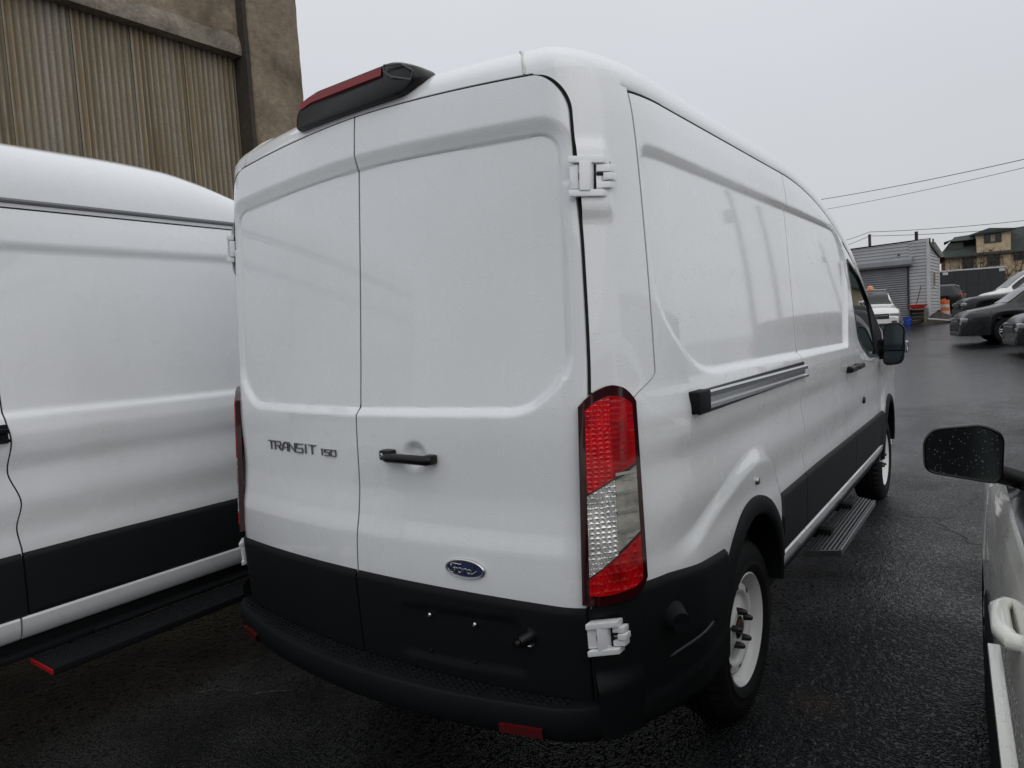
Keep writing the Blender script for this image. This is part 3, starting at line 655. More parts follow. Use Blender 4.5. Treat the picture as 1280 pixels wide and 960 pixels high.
    G = np.array(G); E_ = np.zeros((26, 41, 3)); E_[1:-1, :-1] = G; E_[0, :-1] = G[0]; E_[-1, :-1] = G[-1]; E_[:, -1] = E_[:, -2]; E_[0, :, 1] += .06; E_[-1, :, 0] -= .03; E_[1:-1, -1, 0] -= .02; E_[1:-1, -1, 1] += .02
    sides.append(MB().grid(E_).build('bumper_corner', M['plastic'], V, True, 40))
    sb_ = MB(); c0 = Vector((float(Sx(np.array([.40]), np.array([.70]))[0])+.008, .405, .705)); ax_ = Vector((.80, -.58, -.10)).normalized()
    sb_.tube([c0-ax_*.03, c0, c0+ax_*.02, c0+ax_*.052, c0+ax_*.056, c0+ax_*.050], [.050, .046, .040, .031, .028, .024], 24, False)
    stub = sb_.build('marker_stub', M['plastic'], V); sides.append(stub)
    sb2 = MB(); sb2.tube([c0+ax_*.030, c0+ax_*.048], [.024, .024], 20); sides.append(sb2.build('marker_lens', bpy.data.materials.get('dull_red') or mat('dull_red', (.07, .016, .012), .35), V))
    for (ya_, za_, yb_, zb_) in ((.385, .582, .640, .606), (.385, .470, .570, .500)):
        rb_ = MB(); rb_.tube([(float(Sx(np.array([y]), np.array([z]))[0])-min(float(side_disp(np.array([y]), np.array([z]))[0]), 0)+.015, y, z) for y, z in zip(np.linspace(ya_, yb_, 14), np.linspace(za_, zb_, 14))], [.001]+[.0045]*12+[.001], 8); sides.append(rb_.build('bumper_rib', M['ribgrey'], V))
    # wheel opening mouldings
    wxr = lambda y, z: float(Sx(np.array([y]), np.array([z]))[0])-min(float(side_disp(np.array([y]), np.array([max(z, .45)]))[0]), 0)
    sides.append(arch_ring('wheel_arch_trim', 1.14, .475, .352, .425, .44, .46, M['plastic'], V, wxr)); sides.append(arch_ring('wheel_arch_trim', 4.95, .45, .385, .445, .42, .46, M['plastic'], V, wxr))
    # slide rail: chrome topped track with a black end cap
    ra = MB(); pr = [(0, .030), (.016, .032), (.024, .026), (.022, .012), (.010, .006), (.010, -.012), (.026, -.016), (.026, -.026), (0, -.030)]; P = []
    for y in np.linspace(.66, 2.012, 40): P.append([(1.013+a, y, 1.332-.012*(y-.6)/1.4+b) for a, b in pr])
    P = np.array(P); ra.grid(P); sides_r = [ra.build('slide_rail', M['chrome'], V, True, 30)]
    rc_ = MB(); rc_.bbox(.985, 1.046, .560, .662, 1.298, 1.370, .008); sides_r.append(rc_.build('rail_end_cap', M['plastic'], V))
    rb = MB(); rb.box(1.004, 1.0195, .62, 2.012, 1.288, 1.366); sides_r.append(rb.build('rail_track', M['gloss'], V, False))
    # handles, lock plug, fasteners
    for yy in (3.20, 3.42):
        hd = MB(); xh = float(Sx(np.array([yy]), np.array([1.235]))[0]); hd.bbox(xh+.012, xh+.040, yy-.105, yy+.10, 1.222, 1.256, .012); hd.bbox(xh-.004, xh+.03, yy-.10, yy-.055, 1.218, 1.26, .01); hd.bbox(xh-.004, xh+.03, yy+.055, yy+.09, 1.222, 1.254, .01)
        sides.append(hd.build('side_handle', M['gloss'], V))
    pg = MB(); pg.lathe([(0, 1.018), (.020, 1.018), (.024, 1.010), (.024, .98)], 20, 'x', (0, 3.70, .985)); sides.append(pg.build('body_plug', M['gloss'], V))
    pb = MB(); pb.lathe([(0, .012), (.012, .011), (.015, .005), (.015, -.01)], 14, 'x', (float(wxr(1.19, .955)), 1.19, .955)); sides.append(pb.build('arch_fastener', M['alu'], V))
    # door mirror: big two-pane housing on a black foot
    ft = MB(); ft.tube([(.985, 4.52, 1.29), (1.03, 4.50, 1.27), (1.09, 4.47, 1.27)], [.085, .06, .05], 14); sides.append(ft.build('mirror_foot', M['plastic'], V))
    mh = MB(); mp = round_poly([(1.030, 1.170), (1.165, 1.185), (1.180, 1.45), (1.14, 1.490), (1.05, 1.485), (1.038, 1.43)], .05); nn = len(mp); cm = mp.mean(0)
    ringsM = []
    for k, (dy, s_) in enumerate(((-.012, .93), (-.012, 1.0), (.02, 1.04), (.07, .98), (.12, .72), (.14, .35))): ringsM.append([(cm[0]+(p[0]-cm[0])*s_, 4.44+dy+.10*(p[0]-cm[0]), cm[1]+(p[1]-cm[1])*s_) for p in mp])
    mh.add(sum(ringsM, []), [(i*nn+k, i*nn+(k+1) % nn, (i+1)*nn+(k+1) % nn, (i+1)*nn+k) for i in range(5) for k in range(nn)]+[tuple(5*nn+k for k in range(nn))]); sides.append(mh.build('mirror_housing', M['plastic'], V))
    for (za, zb) in ((1.285, 1.49), (1.175, 1.277)):
        sel = [p for p in mp if True]; pol = [(cm[0]+(p[0]-cm[0])*.90, min(max(cm[1]+(p[1]-cm[1])*.93, za), zb)) for p in mp]
        Vm = [(a, 4.44-.010+.10*(a-cm[0]), b) for a, b in pol]; sides.append(mk('mirror_pane', Vm, [tuple(range(len(Vm)))], M['mirror'], V, False))
    ind = MB(); ind.bbox(1.168, 1.198, 4.46, 4.53, 1.26, 1.35, .01); sides.append(ind.build('mirror_indicator', M['chrome'], V))
    for o in sides:
        m_ = mirror_obj(o, V)
    # ---- step bumper
    zt_ = .512
    xs = np.concatenate([np.linspace(-.99, -.80, 14), np.linspace(-.78, .78, 60), np.linspace(.80, .99, 14)])
    pts = []
    for x in xs:
        ax = abs(x); yb = float(Ry(min(ax, .985), .5)); o = .118-.050*(ax/.86)**2 if ax < .86 else max(.068-.40*(ax-.86), .02); pts.append((x, yb, o))
    P = []
    for x, yb, o in pts:
        s_ = 1 if x >= 0 else -1; yo = yb-o
        P.append([(x, yb+.05, zt_-.006), (x, yb+.01, zt_-.004), (x, yo+.022, zt_), (x, yo+.006, zt_-.001), (x, yo, zt_-.010), (x, yo+.004, .455), (x, yo+.010, .418), (x, yo+.03, .400), (x, yo+.10, .385), (x, yo+.20, .38)])
    mb = MB(); mb.grid(np.array(P), flip=True); bump_ = mb.build('rear_bumper', M['plastic'], V, True, 40)
    tr = MB(); rows = np.linspace(.02, .095, 5)
    for x in np.arange(-.80, .81, .026):
        if min(abs(x-k) for k in (-.55, -.28, 0, .28, .55)) < .010: continue
        yb = float(Ry(x, .5)); o = .118-.050*(abs(x)/.86)**2
        for rr_ in rows:
            if rr_ > o-.022: continue
            yc_ = yb-rr_; tr.add([(x-.009, yc_-.006, zt_-.003), (x+.009, yc_-.006, zt_-.003), (x+.009, yc_+.006, zt_-.003), (x-.009, yc_+.006, zt_-.003), (x-.006, yc_-.004, zt_+.003), (x+.006, yc_-.004, zt_+.003), (x+.006, yc_+.004, zt_+.003), (x-.006, yc_+.004, zt_+.003)], [(4, 5, 6, 7), (0, 1, 5, 4), (1, 2, 6, 5), (2, 3, 7, 6), (3, 0, 4, 7)])
    tr.build('step_tread', M['tread'], bump_, False, kind='stuff')
    for s_ in (-1, 1):
        rf = MB(); P = []
        for x in np.linspace(.605, .735, 8):
            yb = float(Ry(x, .5)); o = .118-.050*(x/.86)**2; yo = yb-o-.004; P.append([(s_*x, yo+.02, .448), (s_*x, yo, .446), (s_*x, yo+.004, .418), (s_*x, yo+.02, .415)])
        rf.grid(np.array(P), flip=(s_ > 0)); rf.build('reflector', M['redplastic'], bump_)
    # ---- roof cap, rings from the gutter line inwards
    def outline():
        o = []
        for x in np.linspace(0, .745, 30): z = float(zt(x)); o.append((x, float(Ry(x, min(z, 2.36))), z))
        for t in np.linspace(0, 1, 30)[1:]:
            zz_ = float(zt(.745))+(2.283-float(zt(.745)))*sstep(t*1.25); th0 = float(th_of_x(np.array(.745+.016), zz_)); th = th0+t*(math.pi/2-th0); x, y = corner(th, np.array(zz_)); x0, y0 = .745, float(Ry(.745, 2.3))
            o.append((float(x), float(y), zz_))
        for y in np.concatenate([np.linspace(.62, 2, 20), np.linspace(2.05, 4.75, 60)]): o.append((float(Sx(np.array([y]), np.array([2.277-float(drop(np.array(y)))]))[0]), y, 2.281-float(drop(np.array(y)))))
        return o
    ol = outline(); ol += [(x*k, 4.75+.10*(1-k*k), ol[-1][2]-.0*k) for x, k in [(ol[-1][0], k) for k in np.linspace(.95, 0, 14)]]
    full = ol + [(-x, y, z) for x, y, z in ol[::-1]]
    n = len(full); rings = []
    for ph in np.linspace(0, math.pi/2, 13):
        ci, si = (1-math.cos(ph))**VP['rp'], math.sin(ph); rg = []
        for (x, y, z) in full:
            xi = x*.56; yi = min(max(y, .62), 4.55); dr = droproof(y+(yi-y)*ci); ztp_ = VP['roof']-dr-.03*(xi/.52)**2
            if y > 4.7: ztp_ = min(ztp_, VP['roof']-droproof(4.55))
            rg.append((x+(xi-x)*ci, y+(yi-y)*ci, z+(ztp_-z)*si))
        rings.append(rg)
    rv = sum(rings, []); rfc = [(i*n+k, (i+1)*n+k, (i+1)*n+(k+1) % n, i*n+(k+1) % n) for i in range(12) for k in range(n)]
    half = len(ol); base = 12*n
    for k in range(half-1): rfc.append((base+k, base+n-1-k, base+n-2-k, base+k+1))
    lowr = [(x*.985, y+(.03 if y < .5 else 0), z-.03) for x, y, z in full]; b2 = len(rv); rv += lowr; rfc += [(b2+k, k, (k+1) % n, b2+(k+1) % n) for k in range(n)]
    mk('roof', rv, rfc, wh, V, True, 45)
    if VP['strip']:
        for s_ in (-1, 1): o = MB(); o.tube([(s_*(float(Sx(np.array([y]), np.array([2.277]))[0])+.002), y, 2.306) for y in np.linspace(.7, 3.9, 40)], .011, 8); o.build('roof_shade_strip', M['shadegrey'], V)  # added grey tube imitating the shade under the roof bulge
    # sealant joints on the rear roof edge
    for s_ in (-1, 1):
        sj = MB(); pts_ = []
        ks = min(range(half), key=lambda q: abs(ol[q][0]-.70)); kk = ks if s_ > 0 else n-1-ks
        for i in range(0, 7): p = rings[i][kk]; pts_.append((p[0]+.002*math.sin(i*2.1), p[1]-.001, p[2]))
        sj.tube(pts_, [.004+.0015*math.sin(i*1.7) for i in range(7)], 6); sj.build('sealant_joint', bpy.data.materials.get('sealant') or mat('sealant', (.66, .66, .61), .7), V)
    # ---- roof brake lamp and camera pod above the doors
    pod = MB(); pc = round_poly([(-.315, 2.372), (.255, 2.372), (.315, 2.412), (.295, 2.458), (.215, 2.492), (-.225, 2.492), (-.315, 2.440)], [.02, .04, .02, .03, .03, .05, .03]); npd = len(pc); cc = np.array([0, 2.425]); rg = []
    ypod = lambda x, z: .185+.055*x*x+(z-2.37)*.9
    for d_, s_ in ((.05, 1.0), (0, 1.0), (-.035, .985), (-.050, .95), (-.054, .90)): rg.append([(cc[0]+(p[0]-cc[0])*s_, ypod(p[0], 2.40)+d_+.012*(p[1]-2.38)/.09, cc[1]+(p[1]-cc[1])*s_) for p in pc])
    pod.add(sum(rg, []), [(i*npd+k, i*npd+(k+1) % npd, (i+1)*npd+(k+1) % npd, (i+1)*npd+k) for i in range(4) for k in range(npd)]+[tuple(4*npd+k for k in range(npd))]); podo = pod.build('roof_lamp_pod', M['gloss'], V, True, 40)
    G = []
    for x in np.linspace(-.275, .155, 20):
        yb = ypod(x, 2.40); zs = 2.462; lift = -.012*sstep((-.20-x)/.08)
        G.append([(x, yb-.050+.010, zs-.012+lift), (x, yb-.057+.010, zs-.008+lift), (x, yb-.054+.012, zs+.018+lift), (x, yb-.035+.014, zs+.0325+lift), (x, yb+.03+.015, zs+.034+lift)])
    MB().grid(np.array(G), flip=True).build('brake_lens', M['brakered'], podo)
    cv = MB(); cq = [(.175, 2.480), (.250, 2.466), (.296, 2.434), (.286, 2.408), (.205, 2.436), (.172, 2.462), (.175, 2.480)]; cv.tube([(a_, ypod(a_, 2.40)-.049, b_) for a_, b_ in cq], .0035, 6, False); cv.build('camera_recess_rim', bpy.data.materials.get('pod_grey') or mat('pod_grey', (.06, .062, .068), .35), podo)
    # ---- front end: bonnet, windscreen, nose (hidden from here)
    G = []
    for y in np.linspace(4.70, 5.90, 26):
        hz_ = float(hood_z(np.array(y)))-.30*max(0, (y-5.72)/.18)**2
        wv = float(Sx(np.array([min(y, 5.8)]), np.array([1.2]))[0])*(1-.10*max(0, (y-5.45)/.45)**2)
        row = [(wv*q, y-.10*abs(q)**3*max(0, (y-5.3)), hz_+.05*(1-q*q)-.03*abs(q)**6) for q in np.linspace(-1, 1, 25)]; G.append(row)
    MB().grid(np.array(G), flip=True).build('bonnet', wh, V)
    G = []
    for t in np.linspace(0, 1, 12):
        row = []
        for q in np.linspace(-1, 1, 25):
            ya = 4.30+.52*t; za = VP['roof']-float(drop(np.array(4.32+.50*t)))-.04
            row.append((.80*q*(1+.14*t), ya+.62*t-.06*abs(q)**2, za-.42*t+.0))
        G.append(row)
    MB().grid(np.array(G)).build('windscreen', M['glass'], V)
    G = []
    for z in np.linspace(.30, 1.06, 12):
        row = [(.90*math.sin(q*1.5)/math.sin(1.5), 5.94-.22*abs(q)**2.6-.06*max(0, (z-.7)/.4)**2, z) for q in np.linspace(-1, 1, 31)]; G.append(row)
    MB().grid(np.array(G)).build('front_bumper', M['plastic'], V)
    # ---- inside: dark shell closing the seams, wheel houses and underbody
    ins = MB()
    ins.box(-.90, .90, .27, 4.6, .62, 1.40); ins.box(-.80, .80, .30, 3.3, 1.40, 2.20)
    G = []
    zs_ = np.linspace(.50, 2.26, 20)
    for t in np.concatenate([np.linspace(-1, 1, 41)]):
        row = []
        for z in zs_:
            x = t*.93; row.append((x*(1-.02), float(Ry(abs(x) if abs(x) < .93 else .93, z))+.045, z))
        G.append(row)
    ins.grid(np.array(G))
    for s_ in (-1, 1):
        G = []
        for y in np.linspace(.40, 4.5, 40):
            G.append([(s_*(float(Sx(np.array([y]), np.array([z]))[0])-.045), y, z) for z in np.linspace(.55, max(1.25, 2.24-float(drop(np.array(y)))), 16)])
        Gn = np.array(G); k1 = (Gn[:-1, 0, 1] > 0)
        keep = np.ones((39, 15), bool)
        for i in range(39):
            for j in range(15):
                yy, zz2 = (Gn[i, j, 1]+Gn[i+1, j, 1])/2, (Gn[i, j, 2]+Gn[i, j+1, 2])/2
                if math.hypot(yy-1.14, max(zz2-.475, 0)) < .43 or math.hypot(yy-4.95, max(zz2-.45, 0)) < .45: keep[i, j] = False
                if yy > 3.4 and zz2 > 1.2: keep[i, j] = False
        v_, f_ = grid_faces_trim(Gn, keep); ins.add(v_, f_)
    ins.build('inner_shell', M['inner'], V, False)
    ub = MB(); ub.box(-.80, .80, .30, 5.6, .40, .46); ub.box(-.12, .12, 1.05, 1.35, .25, .44); ub.box(-.86, .86, 1.10, 1.26, .28, .40); ub.build('underbody', M['inner'], V, False)
    for nm, (x, y, z) in (('wheel', (.955, 1.19, .345)), ('wheel', (.955, 4.95, .345))):
        build_wheel(nm, V, x, y, z, 1, y > 3); build_wheel(nm, V, -x, y, z, -1, y > 3)
    return V

van = build_van()
tag(van, 'white high-sided cargo van seen from behind, with closed rear doors and red tail lamps', 'van')
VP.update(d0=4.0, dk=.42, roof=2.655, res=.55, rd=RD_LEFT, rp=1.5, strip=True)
van2 = build_van()
VP.update(d0=2.0, dk=.1, roof=2.515, res=1.0, rd=RD_MAIN, rp=1.0, strip=False)
A2 = R(1.5); dr2 = Vector((-math.sin(A2), math.cos(A2), 0)); nr2 = Vector((math.cos(A2), math.sin(A2), 0))
van2.location = dr2*(-2.42) + nr2*(-2.56) + Vector((0, 0, -.035)); van2.rotation_euler = (0, 0, A2)
tag(van2, 'white cargo van at the left edge, only its side panels and black step showing', 'van')

# side steps: an aluminium one on the main van, a black one with a red end on the other
def side_step_alu(V):
    g = empty('side_step'); g.parent = V
    xa, xb, ya, yb = .950, 1.108, 2.19, 3.44; sl = lambda x: (x-xa)/(xb-xa)      # both ends cut on the slant
    y0 = lambda x: ya+.09*sl(x); y1 = lambda x: yb+.12*(1-sl(x))-.06
    b = MB(); b.prism([(xa, y0(xa)), (xb, y0(xb)), (xb, y1(xb)), (xa, y1(xa))], .024, lambda p, q, h: (p, q, .336+h)); b.bbox(.88, .945, ya-.6, yb+.9, .375, .40, .006); b.build('step_plate', M['plastic'], g, False)
    for k in range(8):
        x = xa+.012+.0195*k; r_ = MB(); r_.add([(x-.004, y0(x)+.004, .358), (x+.005, y0(x)+.004, .358), (x+.005, y1(x)-.004, .358), (x-.004, y1(x)-.004, .358), (x-.003, y0(x)+.004, .369), (x+.004, y0(x)+.004, .369), (x+.004, y1(x)-.004, .369), (x-.003, y1(x)-.004, .369)], [(4, 5, 6, 7), (0, 1, 5, 4), (1, 2, 6, 5), (2, 3, 7, 6), (3, 0, 4, 7)]); r_.build('step_ridge', M['alu'], g, False)
    e_ = MB(); e_.bbox(xb-.002, xb+.008, y0(xb), y1(xb), .336, .371, .003); e_.build('step_edge', M['alu'], g, True, 30)
    e_ = MB(); e_.add([(xa, y0(xa)-.008, .336), (xb, y0(xb)-.008, .336), (xb, y0(xb)+.002, .336), (xa, y0(xa)+.002, .336), (xa, y0(xa)-.008, .368), (xb, y0(xb)-.008, .368), (xb, y0(xb)+.002, .368), (xa, y0(xa)+.002, .368)], [(0, 1, 5, 4), (4, 5, 6, 7), (0, 4, 7, 3), (1, 2, 6, 5)]); e_.build('step_end', M['alu'], g, False)
    for y in (2.55, 3.15): br_ = MB(); br_.box(.82, 1.02, y-.03, y+.03, .345, .335+.06); br_.build('step_bracket', M['plastic'], g, False)
def side_step_black(V):
    g = empty('side_step'); g.parent = V
    y0, y1 = 2.00, 3.42; b = MB(); b.bbox(1.03, 1.24, y0, y1, .345, .378, .006); b.bbox(.90, 1.015, y0-1.0, y1+.3, .372, .402, .008); b.bbox(1.012, 1.035, y0+.25, y1-.1, .385, .402, .005); b.build('step_plate', M['plastic'], g, True, 30)
    t_ = MB()
    for i, y in enumerate(np.arange(y0+.03, y1-.02, .030)):
        for j in range(6):
            x = 1.045+.033*j+(.016 if i % 2 else 0)
            if x > 1.225: continue
            t_.add([(x-.011, y-.006, .377), (x+.011, y-.006, .377), (x+.011, y+.006, .377), (x-.011, y+.006, .377), (x-.007, y, .382), (x+.007, y, .382)], [(0, 1, 5, 4), (1, 2, 5), (2, 3, 4, 5), (3, 0, 4)])
    t_.build('step_tread', M['tread'], g, False, kind='stuff')
    e_ = MB(); e_.bbox(1.032, 1.238, y0-.004, y0+.001, .352, .374, .002); e_.build('red_end', mat('red_step_end', (.42, .012, .018), .4), g)
    for y in (y0+.2, y1-.2): br_ = MB(); br_.box(.85, 1.10, y-.03, y+.03, .352, .376); br_.build('step_bracket', M['plastic'], g, False)
side_step_alu(van); side_step_black(van2)
for o in bpy.data.objects:
    if o.parent == van2 and o.name.startswith('slide_rail'): o.data.materials[0] = M['plastic']
#--BACKGROUND--
# ---------------------------------------------------------------- background materials
def concrete(name, a, b, sc=.6):
    m = mat(name, a, .85); t = NT(m); n1 = t.noise(sc, 8, None, .65); n2 = t.noise(sc*9, 6, None, .6)
    c = t.ramp(n1, [(.32, b), (.48, a), (.60, tuple(min(1, k*1.35) for k in a)), (.70, tuple(min(1, k*1.9) for k in a))])
    c = t.mixc(t.mr(n2, .35, .7, .0, .55), c, tuple(k*.45 for k in a)); t.l(c, t.b.inputs['Base Color']); t.l(t.bump(n2, .8, .03), t.b.inputs['Normal'])
    return m
M['concrete'] = concrete('stained_concrete', (.25, .20, .14), (.11, .080, .048), .9)
M['beamtop'] = concrete('pale_concrete', (.24, .21, .165), (.11, .09, .062), 1.8)
def fibro():
    m = mat('weathered_sheet', (.14, .12, .09), .9); t = NT(m); oi = t.n('ShaderNodeObjectInfo').outputs['Random']
    P = t.n('ShaderNodeVectorMath', {0: t.co.outputs['Object'], 1: t.n('ShaderNodeCombineXYZ', {'X': oi, 'Y': t.math('MULTIPLY', oi, 37.0), 'Z': t.math('MULTIPLY', oi, 11.0)}).outputs[0]}, operation='ADD').outputs[0]
    st = t.n('ShaderNodeTexNoise', {'Vector': t.n('ShaderNodeMapping', {'Vector': P, 'Scale': (1, 1.5, .14)}).outputs[0], 'Scale': 1.5, 'Detail': 5.0}).outputs['Fac']
    fi = t.n('ShaderNodeTexNoise', {'Vector': P, 'Scale': 26.0, 'Detail': 6.0, 'Roughness': .7}).outputs['Fac']
    fs = t.n('ShaderNodeTexNoise', {'Vector': t.n('ShaderNodeMapping', {'Vector': P, 'Scale': (1, 16, .5)}).outputs[0], 'Scale': 2.0, 'Detail': 4.0}).outputs['Fac']
    c = t.ramp(st, [(.30, (.17, .120, .062)), (.46, (.25, .19, .108)), (.56, (.28, .235, .165)), (.70, (.36, .335, .29))])
    c = t.mixc(t.mr(fi, .40, .72, 0, .65), c, (.10, .085, .062)); c = t.mixc(t.mr(fs, .50, .75, 0, .32), c, (.42, .39, .33))
    c = t.mixc(t.math('MULTIPLY', oi, .35), c, (.27, .245, .205))
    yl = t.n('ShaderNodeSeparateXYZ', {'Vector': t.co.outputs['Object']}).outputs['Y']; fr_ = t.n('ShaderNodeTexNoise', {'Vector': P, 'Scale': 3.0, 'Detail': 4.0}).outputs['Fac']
    rb = t.math('COSINE', t.math('MULTIPLY', yl, 2*math.pi/.104)); c = t.mixc(t.mr(rb, -1, -.1, .55, 0), c, (.095, .075, .048)); c = t.mixc(t.math('MULTIPLY', t.mr(rb, .55, 1, 0, .6), t.mr(fr_, .35, .6, .2, 1)), c, (.42, .385, .32))  # rib shading painted into the colour: pale crests, dark valleys
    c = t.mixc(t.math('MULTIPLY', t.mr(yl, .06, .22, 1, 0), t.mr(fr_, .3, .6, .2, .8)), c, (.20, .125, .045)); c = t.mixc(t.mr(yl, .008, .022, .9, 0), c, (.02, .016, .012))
    t.l(c, t.b.inputs['Base Color']); t.l(t.bump(fi, .7, .01), t.b.inputs['Normal']); return m
M['fibro'] = fibro(); M['darkstrip'] = concrete('dark_strip', (.050, .042, .033), (.025, .021, .017))
def simple(name, a, rough=.7, var=.25, sc=4):
    m = mat(name, a, rough); t = NT(m); n = t.noise(sc, 5); t.l(t.mixc(t.mr(n, .3, .7, 0, 1), tuple(k*(1-var) for k in a), tuple(min(1, k*(1+var)) for k in a)), t.b.inputs['Base Color']); return m
M['siding'] = simple('grey_siding', (.37, .375, .385), .6, .10, 1.2)
M['trim'] = simple('white_trim', (.52, .52, .53), .6, .08)
M['roller'] = simple('roller_steel', (.25, .26, .275), .5, .15, 1)
M['dark'] = simple('dark_paint', (.022, .023, .026), .6)
M['blackpipe'] = simple('black_pipe', (.02, .02, .02), .7)
M['orange'] = simple('orange_plastic', (.62, .13, .03), .5, .15)
M['whitebnd'] = simple('white_band', (.55, .50, .46), .5)
M['redp'] = simple('red_plastic', (.50, .03, .03), .5)
M['bluep'] = simple('blue_plastic', (.02, .07, .42), .5)
M['wood'] = simple('old_wood', (.14, .12, .09), .85)
M['dirt'] = simple('dirt', (.055, .045, .036), .95, .4, 9)
M['pole'] = simple('pole_wood', (.06, .05, .042), .9)
M['tan'] = simple('tan_brick', (.54, .43, .28), .85, .22, 3)
M['redbrick'] = simple('red_brick', (.16, .07, .05), .85)
M['roofg'] = simple('green_shingle', (.030, .042, .037), .9, .25, 2)
M['roofb'] = simple('brown_shingle', (.085, .080, .075), .9, .2, 2)
M['brownframe'] = simple('brown_frame', (.05, .035, .03), .6)
M['curtain'] = simple('curtained_glass', (.25, .22, .16), .3)
M['twig'] = simple('twig', (.05, .035, .025), .9)
M['hedge'] = simple('hedge', (.05, .045, .03), .9, .5, 8)
M['carglass'] = mat('car_glass', (.012, .015, .017), .05)
M['lampglass'] = mat('headlamp_glass', (.30, .31, .32), .15, .4, 1)
M['tailred'] = mat('tail_red', (.40, .012, .015), .2, 0, 1)
M['alloy'] = mat('alloy', (.45, .45, .46), .35, .3)
M['beacon'] = mat('beacon_orange', (.75, .20, .02), .25, 0, 1)
M['lotbld'] = simple('grey_block', (.16, .165, .17), .8, .2, .6)

# ---------------------------------------------------------------- old industrial building on the left
def industrial():
    b = empty('industrial_building', (-10, 6, 0)); O = Vector((10, -6, 0))
    prs = []
    ny = 10*6; Wd = 1.04; y = np.linspace(0, Wd, ny+1)
    def sheet_mesh(h):
        x = .016*np.cos(y/.104*2*math.pi); f = MB(); P = np.zeros((ny+1, 2, 3)); P[:, :, 1] = y[:, None]; P[:, 0, 2] = 0; P[:, 1, 2] = h; P[:, :, 0] = x[:, None]
        Q = P.copy(); Q[:, :, 0] -= .009; f.grid(P); f.grid(Q, True)
        n0 = (ny+1)*2
        for i in range(ny): f.f += [(2*i, n0+2*i, n0+2*i+2, 2*i+2), (2*i+1, 2*i+3, n0+2*i+3, n0+2*i+1)]
        f.f += [(0, 1, n0+1, n0), (2*ny, n0+2*ny, n0+2*ny+1, 2*ny+1)]
        return f
    first = {}
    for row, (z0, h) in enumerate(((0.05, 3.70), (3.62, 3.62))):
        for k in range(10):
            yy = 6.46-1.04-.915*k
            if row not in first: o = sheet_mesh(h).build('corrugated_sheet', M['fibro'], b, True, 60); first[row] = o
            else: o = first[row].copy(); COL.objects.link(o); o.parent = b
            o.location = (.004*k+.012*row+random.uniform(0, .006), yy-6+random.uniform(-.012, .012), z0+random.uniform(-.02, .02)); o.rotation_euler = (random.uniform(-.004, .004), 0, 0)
    m = MB(); m.box(-.25, -.06, -9, .5, 0, 9.5); m.build('wall_backing', M['dark'], b, False)
    bm = MB(); bm.box(-.06, .20, -9, .50, 7.01, 9.4); bm.build('concrete_beam', M['concrete'], b, False)
    lg = MB()
    yv = np.linspace(-9, .5, 60); P = []
    for q in yv:
        j = .012*math.sin(q*5.1)+.008*math.sin(q*13); P.append([(.215, q, 7.36+j), (.26, q, 7.24+j), (.28+j, q, 7.10+j*.6), (.27, q, 7.00), (.05, q, 6.995)])
    lg.grid(np.array(P)); lg.add(P[0], [(0, 1, 2, 3, 4)]); lg.add(P[-1], [(4, 3, 2, 1, 0)]); lg.build('beam_ledge', M['beamtop'], b, True, 40)
    # column: rough cast, edges worn
    G = []; zs = np.linspace(0, 9.5, 90)
    sect = [(-.25, .50), (.20, .50), (.40, .505), (.43, .53), (.43, .90), (.43, 1.30), (.43, 1.60), (.41, 1.64), (.2, 1.65), (-.25, 1.65)]
    rnd = np.random.RandomState(4)
    for (sx_, sy_) in sect: G.append([(sx_+rnd.uniform(-.006, .006), sy_+rnd.uniform(-.006, .006)+.006*math.sin(z*3), z) for z in zs])
    cb = MB(); cb.grid(np.array(G)); cb.build('concrete_column', M['concrete'], b, True, 40)
    ch = MB(); ch.box(.0, .405, .42, .496, 0, 9.4); ch.build('column_strip', M['darkstrip'], b, False)  # dark brown strip over the column face next to the sheets
    bb = MB(); bb.box(-8, -.25, -9, 1.64, 0, 9.3); bb.build('building_mass', M['concrete'], b, False)
    tag(b, 'old brown industrial building of stained corrugated sheets with a concrete column, behind the left van', 'building')
industrial()

